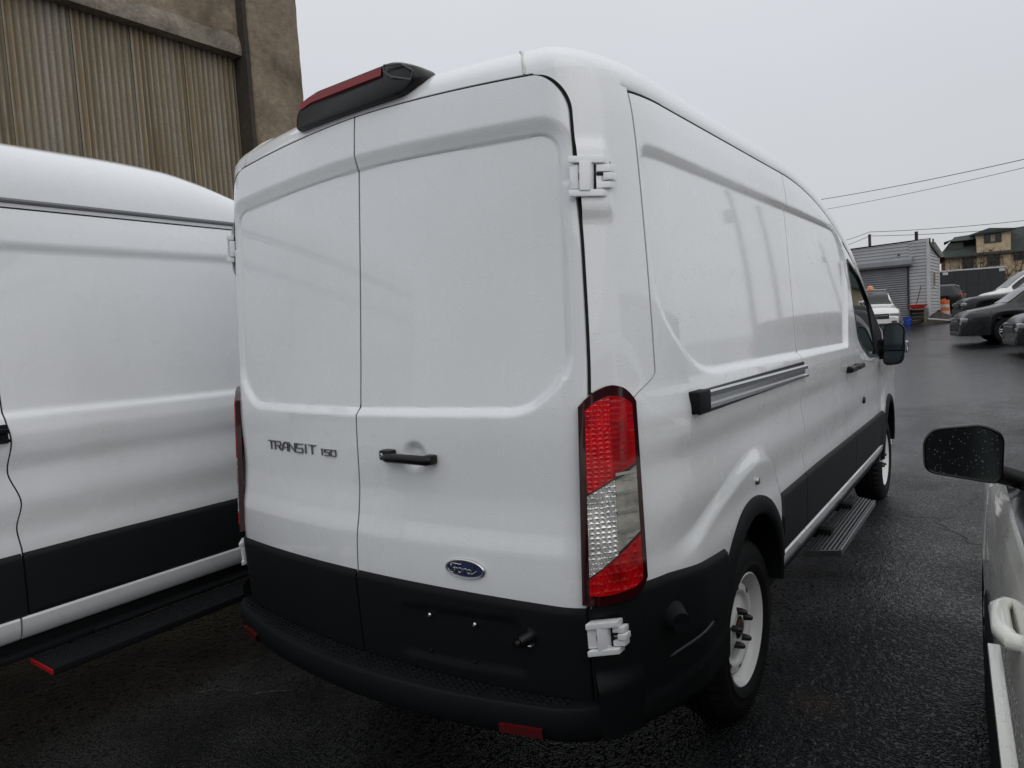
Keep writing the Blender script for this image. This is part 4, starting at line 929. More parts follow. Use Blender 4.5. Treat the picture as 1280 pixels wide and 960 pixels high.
# ---------------------------------------------------------------- cars
def build_car(name, loc, rz, y0, y1, W, prof, belt, axles, rw, pm, panes, ws, rwin=None, zb=.24, rimm='alloy', nst=90, front=True, wr=.72, lamp_z=.70, tail=True, arch=.07):
    V = empty(name, loc, rz); zt_ = pchip([p[0] for p in prof], [p[1] for p in prof]); bl = pchip([p[0] for p in belt], [p[1] for p in belt]); Lh = (y1-y0)/2; ym = (y0+y1)/2
    def wy(y):
        q = abs(y-ym)/Lh; return W/2*(1-.13*q**7-.04*q**3)
    def row(y):
        w_ = wy(y); zt = float(zt_(y)); zs = min(float(bl(y)), zt-.05); zbm = zb
        for a in axles:
            ra = rw+arch
            if abs(y-a) < ra: zbm = max(zbm, rw+math.sqrt(ra*ra-(y-a)**2))
        zbm = min(zbm, zs-.06); g = min(max((zt-zs-.06)/.3, 0), 1); xs_ = w_*.965; xr = w_*(.90-(.90-wr)*g)
        lo = lambda t: zbm+(zs-zbm)*t
        fl = .02*max([0]+[1-abs(abs(y-a)-rw-.05)/.12 for a in axles])
        return [(w_*.88, zbm), (w_*.955+fl*.5, zbm+.015), (w_*.985+fl, lo(.28)), (w_*1.0+fl*.6, lo(.55)), (w_*1.0, lo(.78)), (w_*.99, lo(.93)), (xs_, zs), (xs_+(xr-xs_)*.35, zs+(zt-.06-zs)*.42), (xs_+(xr-xs_)*.75, zs+(zt-.06-zs)*.8), (xr, zt-.05), (xr-.05, zt-.018), (w_*.45, zt), (0, zt+.012)], zs, zt, xs_, xr
    ys = set(np.round(np.linspace(y0, y1, nst), 4))
    for a in axles:
        for t in np.linspace(0, math.pi, 19): ys.add(round(a+(rw+arch)*math.cos(t), 4))
    ys = sorted(ys); P = []
    for y in ys:
        r_, *_ = row(y); P.append([(x, y, z) for x, z in r_]+[(-x, y, z) for x, z in r_[-2::-1]])
    P = np.array(P); b = MB(); b.grid(P, True); k = P.shape[1]; b.f += [tuple(range(k)), tuple((len(ys)-1)*k+i for i in range(k))[::-1]]
    body = b.build('body', pm, V, True, 40)
    for pn in panes:
        for s_ in (1, -1):
            G = []
            for y in np.linspace(pn[0], pn[1], 16):
                r_, zs, zt, xs_, xr = row(y); za, zc = zs+.02, max(zt-.10, zs+.03)
                def xa(z): t = (z-zs)/(zt-.06-zs+1e-6); return np.interp(t, [0, .42, .8, 1], [xs_, xs_+(xr-xs_)*.35, xs_+(xr-xs_)*.75, xr])
                G.append([(s_*(float(xa(z))+.006), y, z) for z in np.linspace(za, zc, 6)])
            MB().grid(np.array(G), s_ < 0).build('side_window', M['carglass'], V)
    for (ya, yb) in [ws]+([rwin] if rwin else []):
        G = []
        for y in np.linspace(ya, yb, 14):
            r_, zs, zt, xs_, xr = row(y); wq = xr-.05
            G.append([(wq*q, y, zt+.016-.012*q*q) for q in np.linspace(-1, 1, 9)])
        MB().grid(np.array(G), yb < ya).build('windscreen' if (ya, yb) == tuple(ws) else 'rear_window', M['carglass'], V)
    for a in axles:
        for s_ in (1, -1):
            g = empty('wheel', (s_*(W/2-.015), a, rw)); g.parent = V; t = MB()
            t.lathe([(rw*.66, s_*-.20), (rw*.92, s_*-.20), (rw, s_*-.17), (rw, s_*-.03), (rw*.94, s_*0), (rw*.70, s_*.004), (rw*.66, s_*-.02)], 40); t.build('tyre', M['rubber'], g)
            r_ = MB(); r_.lathe([(rw*.67, s_*-.01), (rw*.62, s_*-.03), (rw*.60, s_*-.10)], 40)
            for kx in range(5):
                t0 = 2*math.pi*kx/5
                for dt in (-.16, .16):
                    c_, sn = math.cos(t0+dt), math.sin(t0+dt); c2, s2 = math.cos(t0+dt*.6), math.sin(t0+dt*.6)
                    r_.tube([(s_*-.018, c2*rw*.12, s2*rw*.12), (s_*-.022, c_*rw*.63, sn*rw*.63)], [.024, .020], 6)
            r_.lathe([(0, s_*-.005), (rw*.14, s_*-.008), (rw*.17, s_*-.03)], 20); r_.build('rim', M[rimm], g); d_ = MB(); d_.lathe([(0, s_*-.09), (rw*.62, s_*-.09)], 24); d_.build('brake_disc', M['inner'], g)
    ins = MB(); ins.box(-W/2+.14, W/2-.14, y0+.12, y1-.12, zb+.02, .62); ins.build('underbody', M['inner'], V, False)
    wn, wb_ = wy(y1-.12), wy(y0+.1)
    if front:
        for s_ in (1, -1):
            h = MB(); h.bbox(min(s_*wn*.58, s_*(wn+.012)), max(s_*wn*.58, s_*(wn+.012)), y1-.30, y1-.012, lamp_z-.06, lamp_z+.06, .03); h.build('headlamp', M['lampglass'], V)
            fg = MB(); fg.bbox(min(s_*wn*.66, s_*wn*.9), max(s_*wn*.66, s_*wn*.9), y1-.08, y1+.012, .36, .46, .02); fg.build('fog_lamp_pocket', M['dark'], V)
        g = MB(); g.bbox(-wn*.56, wn*.56, y1-.05, y1+.015, lamp_z-.16, lamp_z+.05, .02); g.build('grille', M['dark'], V)
        gb = MB(); gb.bbox(-wn*.50, wn*.50, y1+.012, y1+.024, lamp_z-.04, lamp_z-.02, .004); gb.build('grille_bar', M['alu'], V)
        bp = MB(); bp.bbox(-wn*.80, wn*.80, y1-.10, y1+.022, zb, zb+.13, .03); bp.build('front_valance', M['dark'], V)
    if tail:
        for s_ in (1, -1):
            h = MB(); zz_ = float(bl(y0+.1)); h.bbox(min(s_*wb_*.60, s_*(wb_+.012)), max(s_*wb_*.60, s_*(wb_+.012)), y0-.008, y0+.24, zz_-.16, zz_-.01, .03); h.build('tail_lamp', M['tailred'], V)
    return V
SUV = dict(prof=[(-2.30, .95), (-2.25, 1.20), (-2.05, 1.50), (-1.75, 1.63), (-.6, 1.68), (.25, 1.65), (.60, 1.54), (1.22, 1.12), (1.5, 1.05), (2.0, .96), (2.20, .84), (2.30, .62)], belt=[(-2.3, 1.10), (-1, 1.06), (.8, .98), (2.3, .86)],
           axles=(1.42, -1.32), rw=.36, panes=[(.95, .05), (-.02, -.95), (-1.02, -1.72)], ws=(1.17, .36), rwin=(-2.20, -1.86))
def at(px, py_, d):
    p = ray_at(px, py_, d); return p.x, p.y
def spot(x, y): return (x, y, ground(y))
PH = R(103.5)
def place(px, d, lx, ly, ph):      # put the local point (lx,ly) of a car on the sight line px at depth d
    x, y = at(px, 420, d); c_, s_ = math.cos(ph), math.sin(ph); return spot(x-(lx*c_-ly*s_), y-(lx*s_+ly*c_))
c1 = build_car('parked_car', place(1207, 19.7, -.86, 2.2, PH), PH, -2.3, 2.3, 1.86, pm=M['cargrey'], **dict(SUV, axles=(1.17, -1.5)))
tag(c1, 'dark grey crossover parked nose out, silver alloy wheel showing, in the row at right', 'car')
c2 = build_car('parked_car', place(1279, 15.8, -.86, 2.2, R(101)), R(101), -2.3, 2.3, 1.86, pm=M['cargrey'], **dict(SUV, axles=(1.25, -1.45)))
tag(c2, 'nearest dark car of the right-hand row, cut by the photo edge below the grey crossover', 'car')
BIG = dict(prof=[(-2.6, 1.1), (-2.5, 1.70), (-2.2, 1.88), (-.35, 1.92), (.0, 1.82), (.62, 1.34), (.85, 1.30), (2.1, 1.20), (2.42, 1.10), (2.55, .75)], belt=[(-2.6, 1.28), (.8, 1.24), (2.55, 1.1)], axles=(1.65, -1.45), rw=.39, panes=[(.42, -.4), (-.48, -1.3), (-1.38, -2.2)], ws=(.58, -.22), lamp_z=.95)
c3 = build_car('parked_car', place(1206, 25.5, -.90, 2.45, PH), PH, -2.6, 2.55, 1.98, pm=M['carblack'], **BIG)
tag(c3, 'black vehicle with a long bonnet behind the grey crossover in the right-hand row', 'car')
VAN = dict(prof=[(-2.3, 1.6), (-2.25, 2.1), (-2.0, 2.22), (-.2, 2.25), (.35, 2.17), (.85, 1.86), (1.45, 1.38), (1.65, 1.30), (2.05, 1.20), (2.2, 1.02), (2.28, .7)], belt=[(-2.3, 1.36), (.9, 1.30), (2.28, 1.1)], axles=(1.42, -1.4), rw=.35, panes=[(1.22, .32), (.02, -1.0), (-1.15, -2.1)], ws=(1.42, .55), lamp_z=.98)
c4 = build_car('parked_van', place(1233, 30.5, -.86, 2.2, R(106)), R(106), -2.3, 2.28, 1.88, pm=M['carwhite'], **VAN)
tag(c4, 'small white van parked behind the black vehicle in the right-hand row', 'van')
S2 = dict(SUV); S2['panes'] = [(.95, .05), (-.02, -.95), (-1.02, -1.85)]
c5 = build_car('parked_car', place(1206, 44, .80, -2.2, R(84)), R(84), -2.3, 2.3, 1.88, pm=M['carblack'], **S2)
rl = MB(); [rl.tube([(s_*.70, -1.95, 1.58), (s_*.70, -1.6, 1.70), (s_*.70, .2, 1.71)], .022, 8) for s_ in (1,)]; rl.build('roof_rail', M['alu'], c5)
wt = MB(); wt.tube([(.945, -2.0, 1.10), (.95, .9, 1.02)], .014, 6); wt.build('window_trim', M['alu'], c5)
tag(c5, 'dark SUV with red tail lamp and silver roof rail half hidden behind the garage', 'car')
c6 = build_car('service_suv', place(1092, 27.5, 0.1, 2.2, R(194)), R(194), -2.3, 2.3, 1.84, pm=M['carwhite'], **SUV)
lb = MB(); lb.bbox(-.62, .62, .02, .16, 1.73, 1.78, .02); [lb.box(s_*.55-.02, s_*.55+.02, .05, .13, 1.64, 1.74) for s_ in (1, -1)]; lb.build('roof_bar', M['alu'], c6)
bc = MB(); bc.lathe([(.13, 1.78), (.13, 1.80), (.12, 1.86), (.10, 1.92), (.05, 1.95), (0, 1.955)], 20, 'z', (-.02, .09, 0)); bc.build('beacon_lamp', M['beacon'], c6)
bs = MB(); bs.bbox(-.24, .20, .0, .18, 1.775, 1.80, .01); bs.build('beacon_base', M['whitebnd'], c6)
an = MB(); an.tube([(.66, 1.15, 1.05), (.665, 1.1, 2.2), (.67, 1.05, 3.1)], [.02, .014, .008], 8); an.build('whip_antenna', M['blackpipe'], c6)
fl = MB(); fl.tube([(.55, .09, 1.78), (.62, .05, 1.92)], .03, 8); fl.tube([(.55, .09, 1.78), (.44, .12, 1.90)], .03, 8); fl.tube([(.62, .05, 1.82), (.78, .02, 1.83)], .022, 8); fl.build('roof_rack_hooks', M['dark'], c6)
tag(c6, 'white SUV with orange roof beacon and whip antenna, facing the camera by the garage', 'car')

# near car at the right edge : only its flank, mirror and handle show
NP = dict(prof=[(-2.2, .95), (-2.15, 1.25), (-1.95, 1.50), (-1.4, 1.64), (-.3, 1.67), (.25, 1.60), (.62, 1.42), (1.10, 1.10), (1.4, 1.03), (1.95, .92), (2.12, .80), (2.2, .60)], belt=[(-2.2, 1.10), (-1, 1.07), (.7, 1.045), (1.2, .99), (2.2, .80)], axles=(1.42, -1.28), rw=.34, panes=[(.98, -.15), (-.24, -1.1), (-1.2, -1.75)], ws=(1.05, .30), nst=160)
c7 = build_car('parked_car', (2.712, .36, 0), R(3.5), -2.2, 2.2, 1.80, pm=M['cream'], **NP)
tag(c7, 'cream coloured car at the right edge, close to the camera, with its black door mirror', 'car')
mi = MB(); mp = round_poly([(-.210, -.068), (-.006, -.095), (.0, .055), (-.052, .083), (-.185, .066), (-.212, .028)], .035); n = len(mp); cm = mp.mean(0); rg = []
for dy, s_ in ((-.004, .90), (-.010, .955), (-.004, 1.0), (.03, 1.0), (.07, .86), (.095, .5)): rg.append([(cm[0]+(p[0]-cm[0])*s_, dy, cm[1]+(p[1]-cm[1])*s_) for p in mp])
mi.add(sum(rg, []), [(i*n+k, i*n+(k+1) % n, (i+1)*n+(k+1) % n, (i+1)*n+k) for i in range(5) for k in range(n)]+[tuple(5*n+k for k in range(n))])
mi.tube([(-.02, .03, -.065), (.05, .035, -.085), (.14, .03, -.085)], [.030, .028, .035], 12)
MI = Vector((-.878, .35, 1.206)); mo = mi.build('door_mirror', M['gloss'], c7); mo.location = MI; mo.scale = (.86, .9, .90)
mg = [(cm[0]+(p[0]-cm[0])*.91, 0, cm[1]+(p[1]-cm[1])*.91) for p in mp]; M['wetmirror'] = mat('wet_mirror', (.10, .11, .11), .12, 1.0); t = NT(M['wetmirror']); vv_ = t.n('ShaderNodeTexVoronoi', {'Vector': t.co.outputs['Object'], 'Scale': 130.0}); dm_ = t.math('MULTIPLY', t.math('LESS_THAN', t.math('ADD', vv_.outputs['Distance'], t.math('MULTIPLY', t.noise(60, 1), .25)), .33), t.math('GREATER_THAN', t.n('ShaderNodeSeparateColor', {'Color': vv_.outputs['Color']}).outputs[0], .55)); t.l(t.math('SUBTRACT', 1.0, dm_), t.b.inputs['Metallic']); t.l(t.mixc(dm_, (.07, .08, .08), (.20, .21, .21)), t.b.inputs['Base Color'])
go = mk('mirror_glass', mg, [tuple(range(n))], M['wetmirror'], mo, False); go.location = (0, -.006, 0)
hd = MB(); hd.tube([(-.87, -.10, .965), (-.905, -.112, .972), (-.917, -.15, .976), (-.917, -.27, .978), (-.905, -.31, .978), (-.87, -.325, .978)], [.014, .017, .018, .018, .017, .014], 12); hd.build('door_handle', M['cream'], c7)
rk = MB(); rk.bbox(-.905, -.84, -.85, .98, .22, .635, .03); rk.build('rocker_cladding', M['plastic'], c7)
ms = MB(); ms.bbox(-.915, -.86, -1.1, .45, .636, .652, .005); ms.build('side_moulding', M['cream'], c7)

# ---------------------------------------------------------------- garage
def garage():
    px, py = -1.335, 36.62; a = R(4); ux = Vector((-math.cos(a), math.sin(a), 0)); vx = Vector((math.sin(a), math.cos(a), 0))
    g = empty('garage', (px, py, ground(py)), math.atan2(ux.y, ux.x))      # local x along the front to the left ; local -y towards the back
    def F(s, d, z): return (s, -d, z)      # d >0 = behind the front
    zt = lambda s: 3.98-.02*s-.10*sstep((s-.5)/.5)
    m = MB(); m.add([F(0, 2.9, -.2), F(9, 2.9, -.2), F(9, 0, -.2), F(0, 0, -.2), F(0, 2.9, 3.3), F(9, 2.9, 3.25), F(9, 0, 3.70), F(0, 0, 3.84)], [(0, 1, 2, 3), (4, 7, 6, 5), (3, 2, 6, 7), (0, 3, 7, 4), (1, 0, 4, 5), (2, 1, 5, 6)])
    m.build('wall_core', M['siding'], g, False)
    # clapboards : front (around the roller door) and side
    def boards(name, s0, s1, z0, z1f, fn, st=.155):
        b = MB(); z = z0
        while z < max(z1f(s0), z1f(s1)):
            za, zc = z, z+st; q = []
            for s in (s0, s1):
                zm = z1f(s); q.append((min(za, zm), min(zc, zm)))
            v = [fn(s0, .045, q[0][0]), fn(s1, .045, q[1][0]), fn(s1, .012, q[1][1]), fn(s0, .012, q[0][1]), fn(s0, .0, q[0][0]), fn(s1, .0, q[1][0])]
            b.add(v, [(0, 1, 2, 3), (0, 4, 5, 1)]); z += st
        return b.build(name, M['siding'], g, False)
    fr = lambda s, o, z: (s, o, z)
    boards('front_siding', .06, .78, -.2, zt, fr); boards('front_siding', .78, 9, 2.95, zt, fr); boards('front_siding', 5.2, 9, -.2, lambda s: 2.95, fr)
    sd_f = lambda s, o, z: (-o, -s, z)
    boards('side_siding', .12, 2.85, -.2, lambda s: 3.80-.18*s, sd_f)
    for nm, pts in (('corner_trim', (-.05, .06, -.06, .055, -.2, 3.98)), ('corner_trim', (-.055, .0, -.20, -.10, -.2, 3.72)), ('corner_trim', (-.055, .02, -2.95, -2.80, -.2, 3.28))):
        t_ = MB(); t_.box(*pts); t_.build(nm, M['trim'], g, False)
    r_ = MB(); P = []
    for i, z in enumerate(np.linspace(-.1, 2.75, 27*4)): P.append([(.86, .05+.022*math.sin(i*math.pi/2), z), (4.4, .05+.022*math.sin(i*math.pi/2), z)])
    r_.grid(np.array(P)); r_.build('roller_door', M['roller'], g, True, 50)
    gd = MB(); gd.box(.78, .86, .02, .10, -.1, 2.8); gd.box(4.4, 4.48, .02, .10, -.1, 2.8); gd.build('door_guide', M['dark'], g, False)
    h = MB(); P = []
    for s in (.62, 4.7): P.append([(s, .05, 3.20), (s, .20, 3.19), (s, .46, 3.06), (s, .47, 2.86), (s, .40, 2.78), (s, .05, 2.76)])
    h.grid(np.array(P)); h.add(P[0], [tuple(range(6))]); h.add(P[1], [tuple(range(6))[::-1]]); h.build('shutter_hood', M['roller'], g, False)
    rf = MB(); rf.add([F(-.1, -.02, 3.99), F(9, -.02, 3.78), F(9, .10, 3.78), F(-.1, .10, 3.99), F(-.1, 3.1, 3.32), F(9, 3.1, 3.25), F(-.1, .1, 3.82), F(9, .1, 3.7)], [(0, 1, 2, 3), (6, 7, 5, 4), (3, 2, 7, 6)]); rf.build('roof', M['roofb'], g, False)
    rk = MB(); rk.add([(-.10, .02, 3.86), (-.10, -3.0, 3.34), (-.10, -3.0, 3.20), (-.10, .02, 3.72), (.02, .02, 3.86), (.02, -3.0, 3.34), (.02, -3.0, 3.20), (.02, .02, 3.72)], [(0, 1, 2, 3), (4, 7, 6, 5), (0, 4, 5, 1), (3, 2, 6, 7)]); rk.build('rake_board', M['roofb'], g, False)
    wn = MB(); wn.box(-.075, -.02, -1.5, -.8, 1.7, 2.5); wf = wn.build('side_window', M['trim'], g, False)
    wp = MB(); wp.box(-.082, -.07, -1.43, -.87, 1.77, 2.43); wp.build('pane', M['carglass'], wf, False)
    for s, h_ in ((.55, .55),):
        p_ = MB(); p_.tube([(s, -.5, 3.5), (s, -.5, 3.86+h_)], .075, 12); p_.build('vent_pipe', M['blackpipe'], g)
    for s in (1.2, 3.6):
        lm = MB(); lm.tube([(s, .04, 3.36), (s, .14, 3.38), (s, .16, 3.30)], .035, 8); lm.build('wall_lamp', M['dark'], g)
    tag(g, 'small grey clapboard garage with a steel roller door', 'building')
    return g
gar = garage()
def gpt(s, d):      # point on the garage's ground plan
    a = R(4); x = -1.335-math.cos(a)*s-math.sin(a)*d; y = 36.62+math.sin(a)*s-math.cos(a)*d; return (x, y, ground(y))   # d in front
# things by the garage
def barrel(px, d):
    x, y = at(px, 398, d); b = empty('traffic_barrel', spot(x, y)); z = 0.04
    for i, (r, h, mt) in enumerate(((.29, .20, 'orange'), (.27, .17, 'whitebnd'), (.27, .17, 'orange'), (.25, .16, 'whitebnd'), (.25, .22, 'orange'))):
        m = MB(); m.lathe([(r-.015, z), (r, z+.01), (r, z+h-.015), (r-.02, z+h)], 28, 'z'); m.build('orange_band' if mt == 'orange' else 'white_band', M[mt], b); z += h
    m = MB(); m.lathe([(0, z), (.17, z), (.23, z-.005)], 28, 'z'); m.bbox(-.09, .09, -.02, .02, z, z+.07, .01); m.build('barrel_top', M['orange'], b); m = MB(); m.lathe([(.20, 0), (.36, 0), (.36, .04), (.28, .06)], 28, 'z'); m.build('rubber_base', M['rubber'], b)
    tag(b, 'orange and white striped traffic barrel beside the garage', 'barrel')
barrel(1180, 35.6)
def wood_box():
    x, y, z = gpt(.35, .55); b = empty('wooden_box', (x, y, z), R(172))
    for i in range(4):
        m = MB(); m.bbox(-.36, .36, -.27, -.245, .02+.17*i, .17+.17*i, .005); m.build('plank', M['wood'], b)
    for s_ in (-1, 1):
        for q in (-1, 1): m = MB(); m.box(s_*.34-.03, s_*.34+.03, q*.24-.03, q*.24+.03, 0, .72); m.build('corner_post', M['wood'], b, False)
    for i in range(5): m = MB(); m.bbox(-.38, .38, -.27+.11*i, -.17+.11*i, .70, .725, .004); m.build('plank', M['wood'], b)
    for s_ in (-1, 1):
        for i in range(4): m = MB(); m.bbox(s_*.352-.011, s_*.352+.011, -.24, .24, .02+.17*i, .17+.17*i, .004); m.build('plank', M['wood'], b)
    tag(b, 'low box of old grey planks against the garage corner', 'box')
    t_ = empty('wheelbarrow_tray', (x, y, z+.73), R(172)); m = MB()
    P = []
    for z_, sx_, sy_ in ((.04, .18, .13), (.03, .21, .15), (.17, .33, .23), (.20, .36, .26), (.18, .36, .26), (.0, .20, .15)): P.append([(sx_*a, sy_*b_, z_) for a, b_ in ((1, 1), (-1, 1), (-1, -1), (1, -1), (1, 1))])
    m.grid(np.array(P)); m.add(P[0][:4], [(0, 1, 2, 3)]); m.add(P[-1][:4], [(3, 2, 1, 0)]); m.build('tray', M['redp'], t_, False); h = MB(); h.tube([(.10, 0, .06), (-.02, -.05, .6), (-.12, -.08, 1.05)], .018, 8); h.build('handle', M['dark'], t_)
    tag(t_, 'red plastic tray with a stick handle on the plank box', 'tray')
    x, y, z = gpt(.75, .75); bk = empty('bucket', (x, y, z)); m = MB(); m.lathe([(0, .01), (.14, .0), (.19, .36), (.205, .365), (.205, .385), (.185, .385), (.135, .03), (0, .03)], 24, 'z'); m.build('pail', M['bluep'], bk)
    h = MB(); h.tube([(-.19, 0, .36), (-.17, -.16, .26), (0, -.22, .22), (.17, -.16, .26), (.19, 0, .36)], .008, 6); h.build('bail', M['alu'], bk); tag(bk, 'bright blue bucket in front of the plank box', 'bucket')
wood_box()
def dirt_pile():
    x, y, z = gpt(-.45, .1); rnd = np.random.RandomState(3); P = []
    for i in range(9):
        r = i/8; P.append([(x+1.1*r*math.cos(t)+rnd.uniform(-.05, .05), y+.9*r*math.sin(t)+rnd.uniform(-.05, .05), ground(y)-.05+(.62*(1-r)**1.2+rnd.uniform(-.05, .05))) for t in np.linspace(0, 2*math.pi, 20, endpoint=False)])
    P = np.array(P); P = np.concatenate([P, P[:, :1]], 1); o = MB().grid(P).build('dirt_heap', M['dirt'], None, True, 0); tag(o, 'dark heap of dirt and leaves at the garage corner', 'dirt heap')
    pl = MB(); pl.bbox(-.9, .9, -.07, .07, 0, .06, .01); o = pl.build('board', M['trim'], None, True, 30); X = gpt(-.95, .75); o.location = (X[0], X[1], ground(X[1])+.10); o.rotation_euler = (0, .14, R(20)); tag(o, 'white board lying on the dirt by the traffic barrel', 'board')
dirt_pile()

# ---------------------------------------------------------------- dark box trailer, houses
def trailer():
    p0 = Vector(ray_at(1176, 345, 50)); p1 = Vector(ray_at(1257, 337, 48.5)); p0.z = p1.z = 0; u = (p1-p0).normalized(); L_ = (p1-p0).length
    t = empty('box_trailer', (p0.x, p0.y, ground(p0.y)), math.atan2(u.y, u.x)); H = 2.72
    m = MB(); m.bbox(0, L_, 0, 2.3, .55, H-.06, .03); m.build('trailer_box', M['dark'], t, False); m = MB(); m.bbox(-.02, L_+.02, -.03, .05, H-.10, H, .01); m.build('top_rail', M['trim'], t)
    for x in (.28, L_-.22): m = MB(); m.bbox(x-.17, x+.17, -.03, .01, H-.34, H-.14, .02); m.build('marker_plate', M['trim'], t)
    for x in np.linspace(.9, L_-.9, 4): m = MB(); m.box(x-.02, x+.02, -.015, .0, .58, H-.12); m.build('panel_rib', M['dark'], t, False)
    for x in (L_*.40, L_*.58):
        m = MB(); m.lathe([(0, -.01), (.2, -.01), (.36, .0), (.38, .05), (.38, .2), (0, .2)], 28, 'y', (x, .06, .38)); m.build('wheel', M['rubber'], t)
    m = MB(); m.box(.1, L_-.1, .3, 2.0, .42, .56); m.build('chassis', M['dark'], t, False); tag(t, 'dark box trailer with a pale top rail below the tan house', 'trailer')
trailer()
def house():
    d = 62; o_ = Vector(ray_at(1171, 350, d)); yaw = R(4)
    h = empty('house', (o_.x, o_.y, ground(min(o_.y, 70))), yaw); s = d/FPX      # metres per pixel there
    X = lambda px: (px-1171)*s/1.23
    base = h.location.z
    def Z(px, py):
        hor = 452.8-.0586*px; return CAMPOS[2]+(hor-py)*s-base
    ev = Z(1215, 321); dg = Z(1240, 326)
    w = MB(); w.box(X(1180), X(1420), 0, 9, -1, ev+.2); w.build('wall', M['tan'], h, False)
    w = MB(); w.box(X(1177), X(1182), -.04, 9, -1, ev+.05); w.build('brick_corner', M['redbrick'], h, False)
    rd = Z(1215, 296)
    r_ = MB(); x0, x1 = X(1172), X(1430); r_.add([(x0, -.6, ev), (x1, -.6, ev), (x1, 4.5, rd+1.2), (X(1195), 4.5, rd+.3), (x0, 9.5, ev), (x1, 9.5, ev), (x0, -.6, ev-.14), (x1, -.6, ev-.14)], [(0, 1, 2, 3), (3, 2, 5, 4), (0, 3, 4), (6, 7, 1, 0)])
    rf = r_.build('roof', M['roofg'], h, False)
    # small hipped gable at the left
    g = MB(); gx0, gx1 = X(1186), X(1206); g.box(gx0, gx1, 1.2, 4, ev, Z(1195, 304)); g.build('gable_wall', M['roofb'], h, False)
    g = MB(); zt = Z(1195, 302); g.add([(gx0-.3, .9, zt), (gx1+1.0, .9, zt), (gx1+1.5, 3.5, Z(1200, 295)), (gx0+.7, 3.5, Z(1200, 295)), (gx0-.3, 5, zt)], [(0, 1, 2, 3), (0, 3, 4)]); g.build('gable_roof', M['roofg'], h, False)
    # dormer
    D0, D1 = X(1222), X(1263); zd = Z(1243, 294); w = MB(); w.box(D0, D1, -.35, 5, ev-1.9, zd); dm = w.build('dormer_wall', M['tan'], h, False)
    r_ = MB(); r_.add([(D0-.35, -.75, zd-.05), (D1+.35, -.75, zd+.1), (D1+.3, 5, zd+.5), (D0-.35, 5, zd+.4), (D0-.35, -.75, zd-.2), (D1+.35, -.75, zd-.05), ((D0+D1)/2-.3, -.4, zd+.36)], [(0, 1, 6), (1, 2, 6), (2, 3, 6), (3, 0, 6), (4, 5, 1, 0), (4, 0, 3), (5, 2, 1)]); r_.build('dormer_roof', M['roofg'], h, False)
    def window(x0, x1, z0, z1, y, curtain=False):
        f = MB(); f.box(x0, x1, y-.07, y+.05, z0, z1); fo = f.build('window', M['brownframe'], h, False)
        n = 3 if x1-x0 > 1.2 else 2; w_ = (x1-x0-.1)/n
        for i in range(n): p = MB(); p.box(x0+.08+i*w_, x0+.02+(i+1)*w_, y-.085, y-.06, z0+.08, z1-.08); p.build('pane', M['curtain'] if (curtain and i == 1) else M['carglass'], fo, False)
    window(X(1231), X(1252), Z(1241, 307), Z(1241, 296), -.35, True); window(X(1204), X(1218), Z(1211, 338), Z(1211, 323), 0); window(X(1235), X(1250), Z(1242, 334), Z(1242, 318), -.35); window(X(1267), X(1290), Z(1278, 328), Z(1278, 315), 0)
    gt = MB(); gt.box(x0, x1, -.72, -.60, ev-.12, ev+.0); gt.build('gutter', M['brownframe'], h, False)
    tag(h, 'tan brick house with green shingle roofs and a broad dormer', 'house')
    # bare shrubs in front of it
    def shrub(px, d_, n, hgt, spread, label):
        x, y = at(px, 350, d_); sh = empty('bare_shrub', spot(x, y)); rnd = random.Random(px); st = MB(); tw = MB()
        for i in range(n):
            a, e_ = rnd.uniform(0, 6.28), rnd.uniform(.5, 1.35); p = Vector((rnd.uniform(-.2, .2)*spread, rnd.uniform(-.2, .2), 0)); dirn = Vector((math.cos(a)*math.cos(e_), .6*math.sin(a)*math.cos(e_), math.sin(e_))); pts = [p]
            for k in range(5): dirn = (dirn+Vector((rnd.uniform(-.3, .3), rnd.uniform(-.3, .3), rnd.uniform(-.1, .2)))).normalized(); pts.append(pts[-1]+dirn*hgt/5*Vector((spread, 1, 1)).length/1.7)
            st.tube(pts, [.05, .045, .035, .028, .02, .012], 5)
            for k in range(34):
                b_ = pts[rnd.randint(1, 5)]; tw.tube([b_, b_+Vector((rnd.uniform(-.5, .5), rnd.uniform(-.3, .3), rnd.uniform(-.1, .5)))], [.012, .006], 3)
        st.build('stems', M['twig'], sh); tw.build('twigs', M['twig'], sh, kind='stuff'); tag(sh, label, 'shrub')
    shrub(1236, 58, 16, 4.4, .9, 'tall bare brown shrub in front of the dormer of the tan house'); shrub(1200, 58, 9, 3.4, 1.5, 'low bare creeper left of it on the tan house wall'); shrub(1266, 57, 14, 3.2, 1.6, 'brown bare hedge bush at the right end of the tan house')
house()
def far_house():
    d = 52; s = d/FPX; o_ = Vector(ray_at(1150, 350, d)); h = empty('shed', (o_.x, o_.y, ground(o_.y)), R(5)); base = h.location.z
    Z = lambda px, py: CAMPOS[2]+(452.8-.0586*px-py)*s-base; X = lambda px: (px-1150)*s/1.23
    w = MB(); w.box(X(1120), X(1171), 0, 6, -.5, Z(1165, 322)); w.build('wall', M['roofb'], h, False)
    r_ = MB(); e0, rz_ = Z(1180, 323), Z(1165, 300); r_.add([(X(1115), -.4, e0), (X(1183), -.4, e0), (X(1171), 3, rz_), (X(1120), 3, rz_), (X(1115), 6.4, e0), (X(1183), 6.4, e0)], [(0, 1, 2, 3), (3, 2, 5, 4), (1, 5, 2), (0, 3, 4)]); r_.build('roof', M['roofb'], h, False)
    v = MB(); v.tube([(X(1168), 1.2, rz_-1.0), (X(1168), 1.2, rz_+.1)], .06, 8); v.build('roof_vent', M['roofb'], h)
    tag(h, 'brown shed roof peeping out behind the grey garage', 'shed')
far_house()

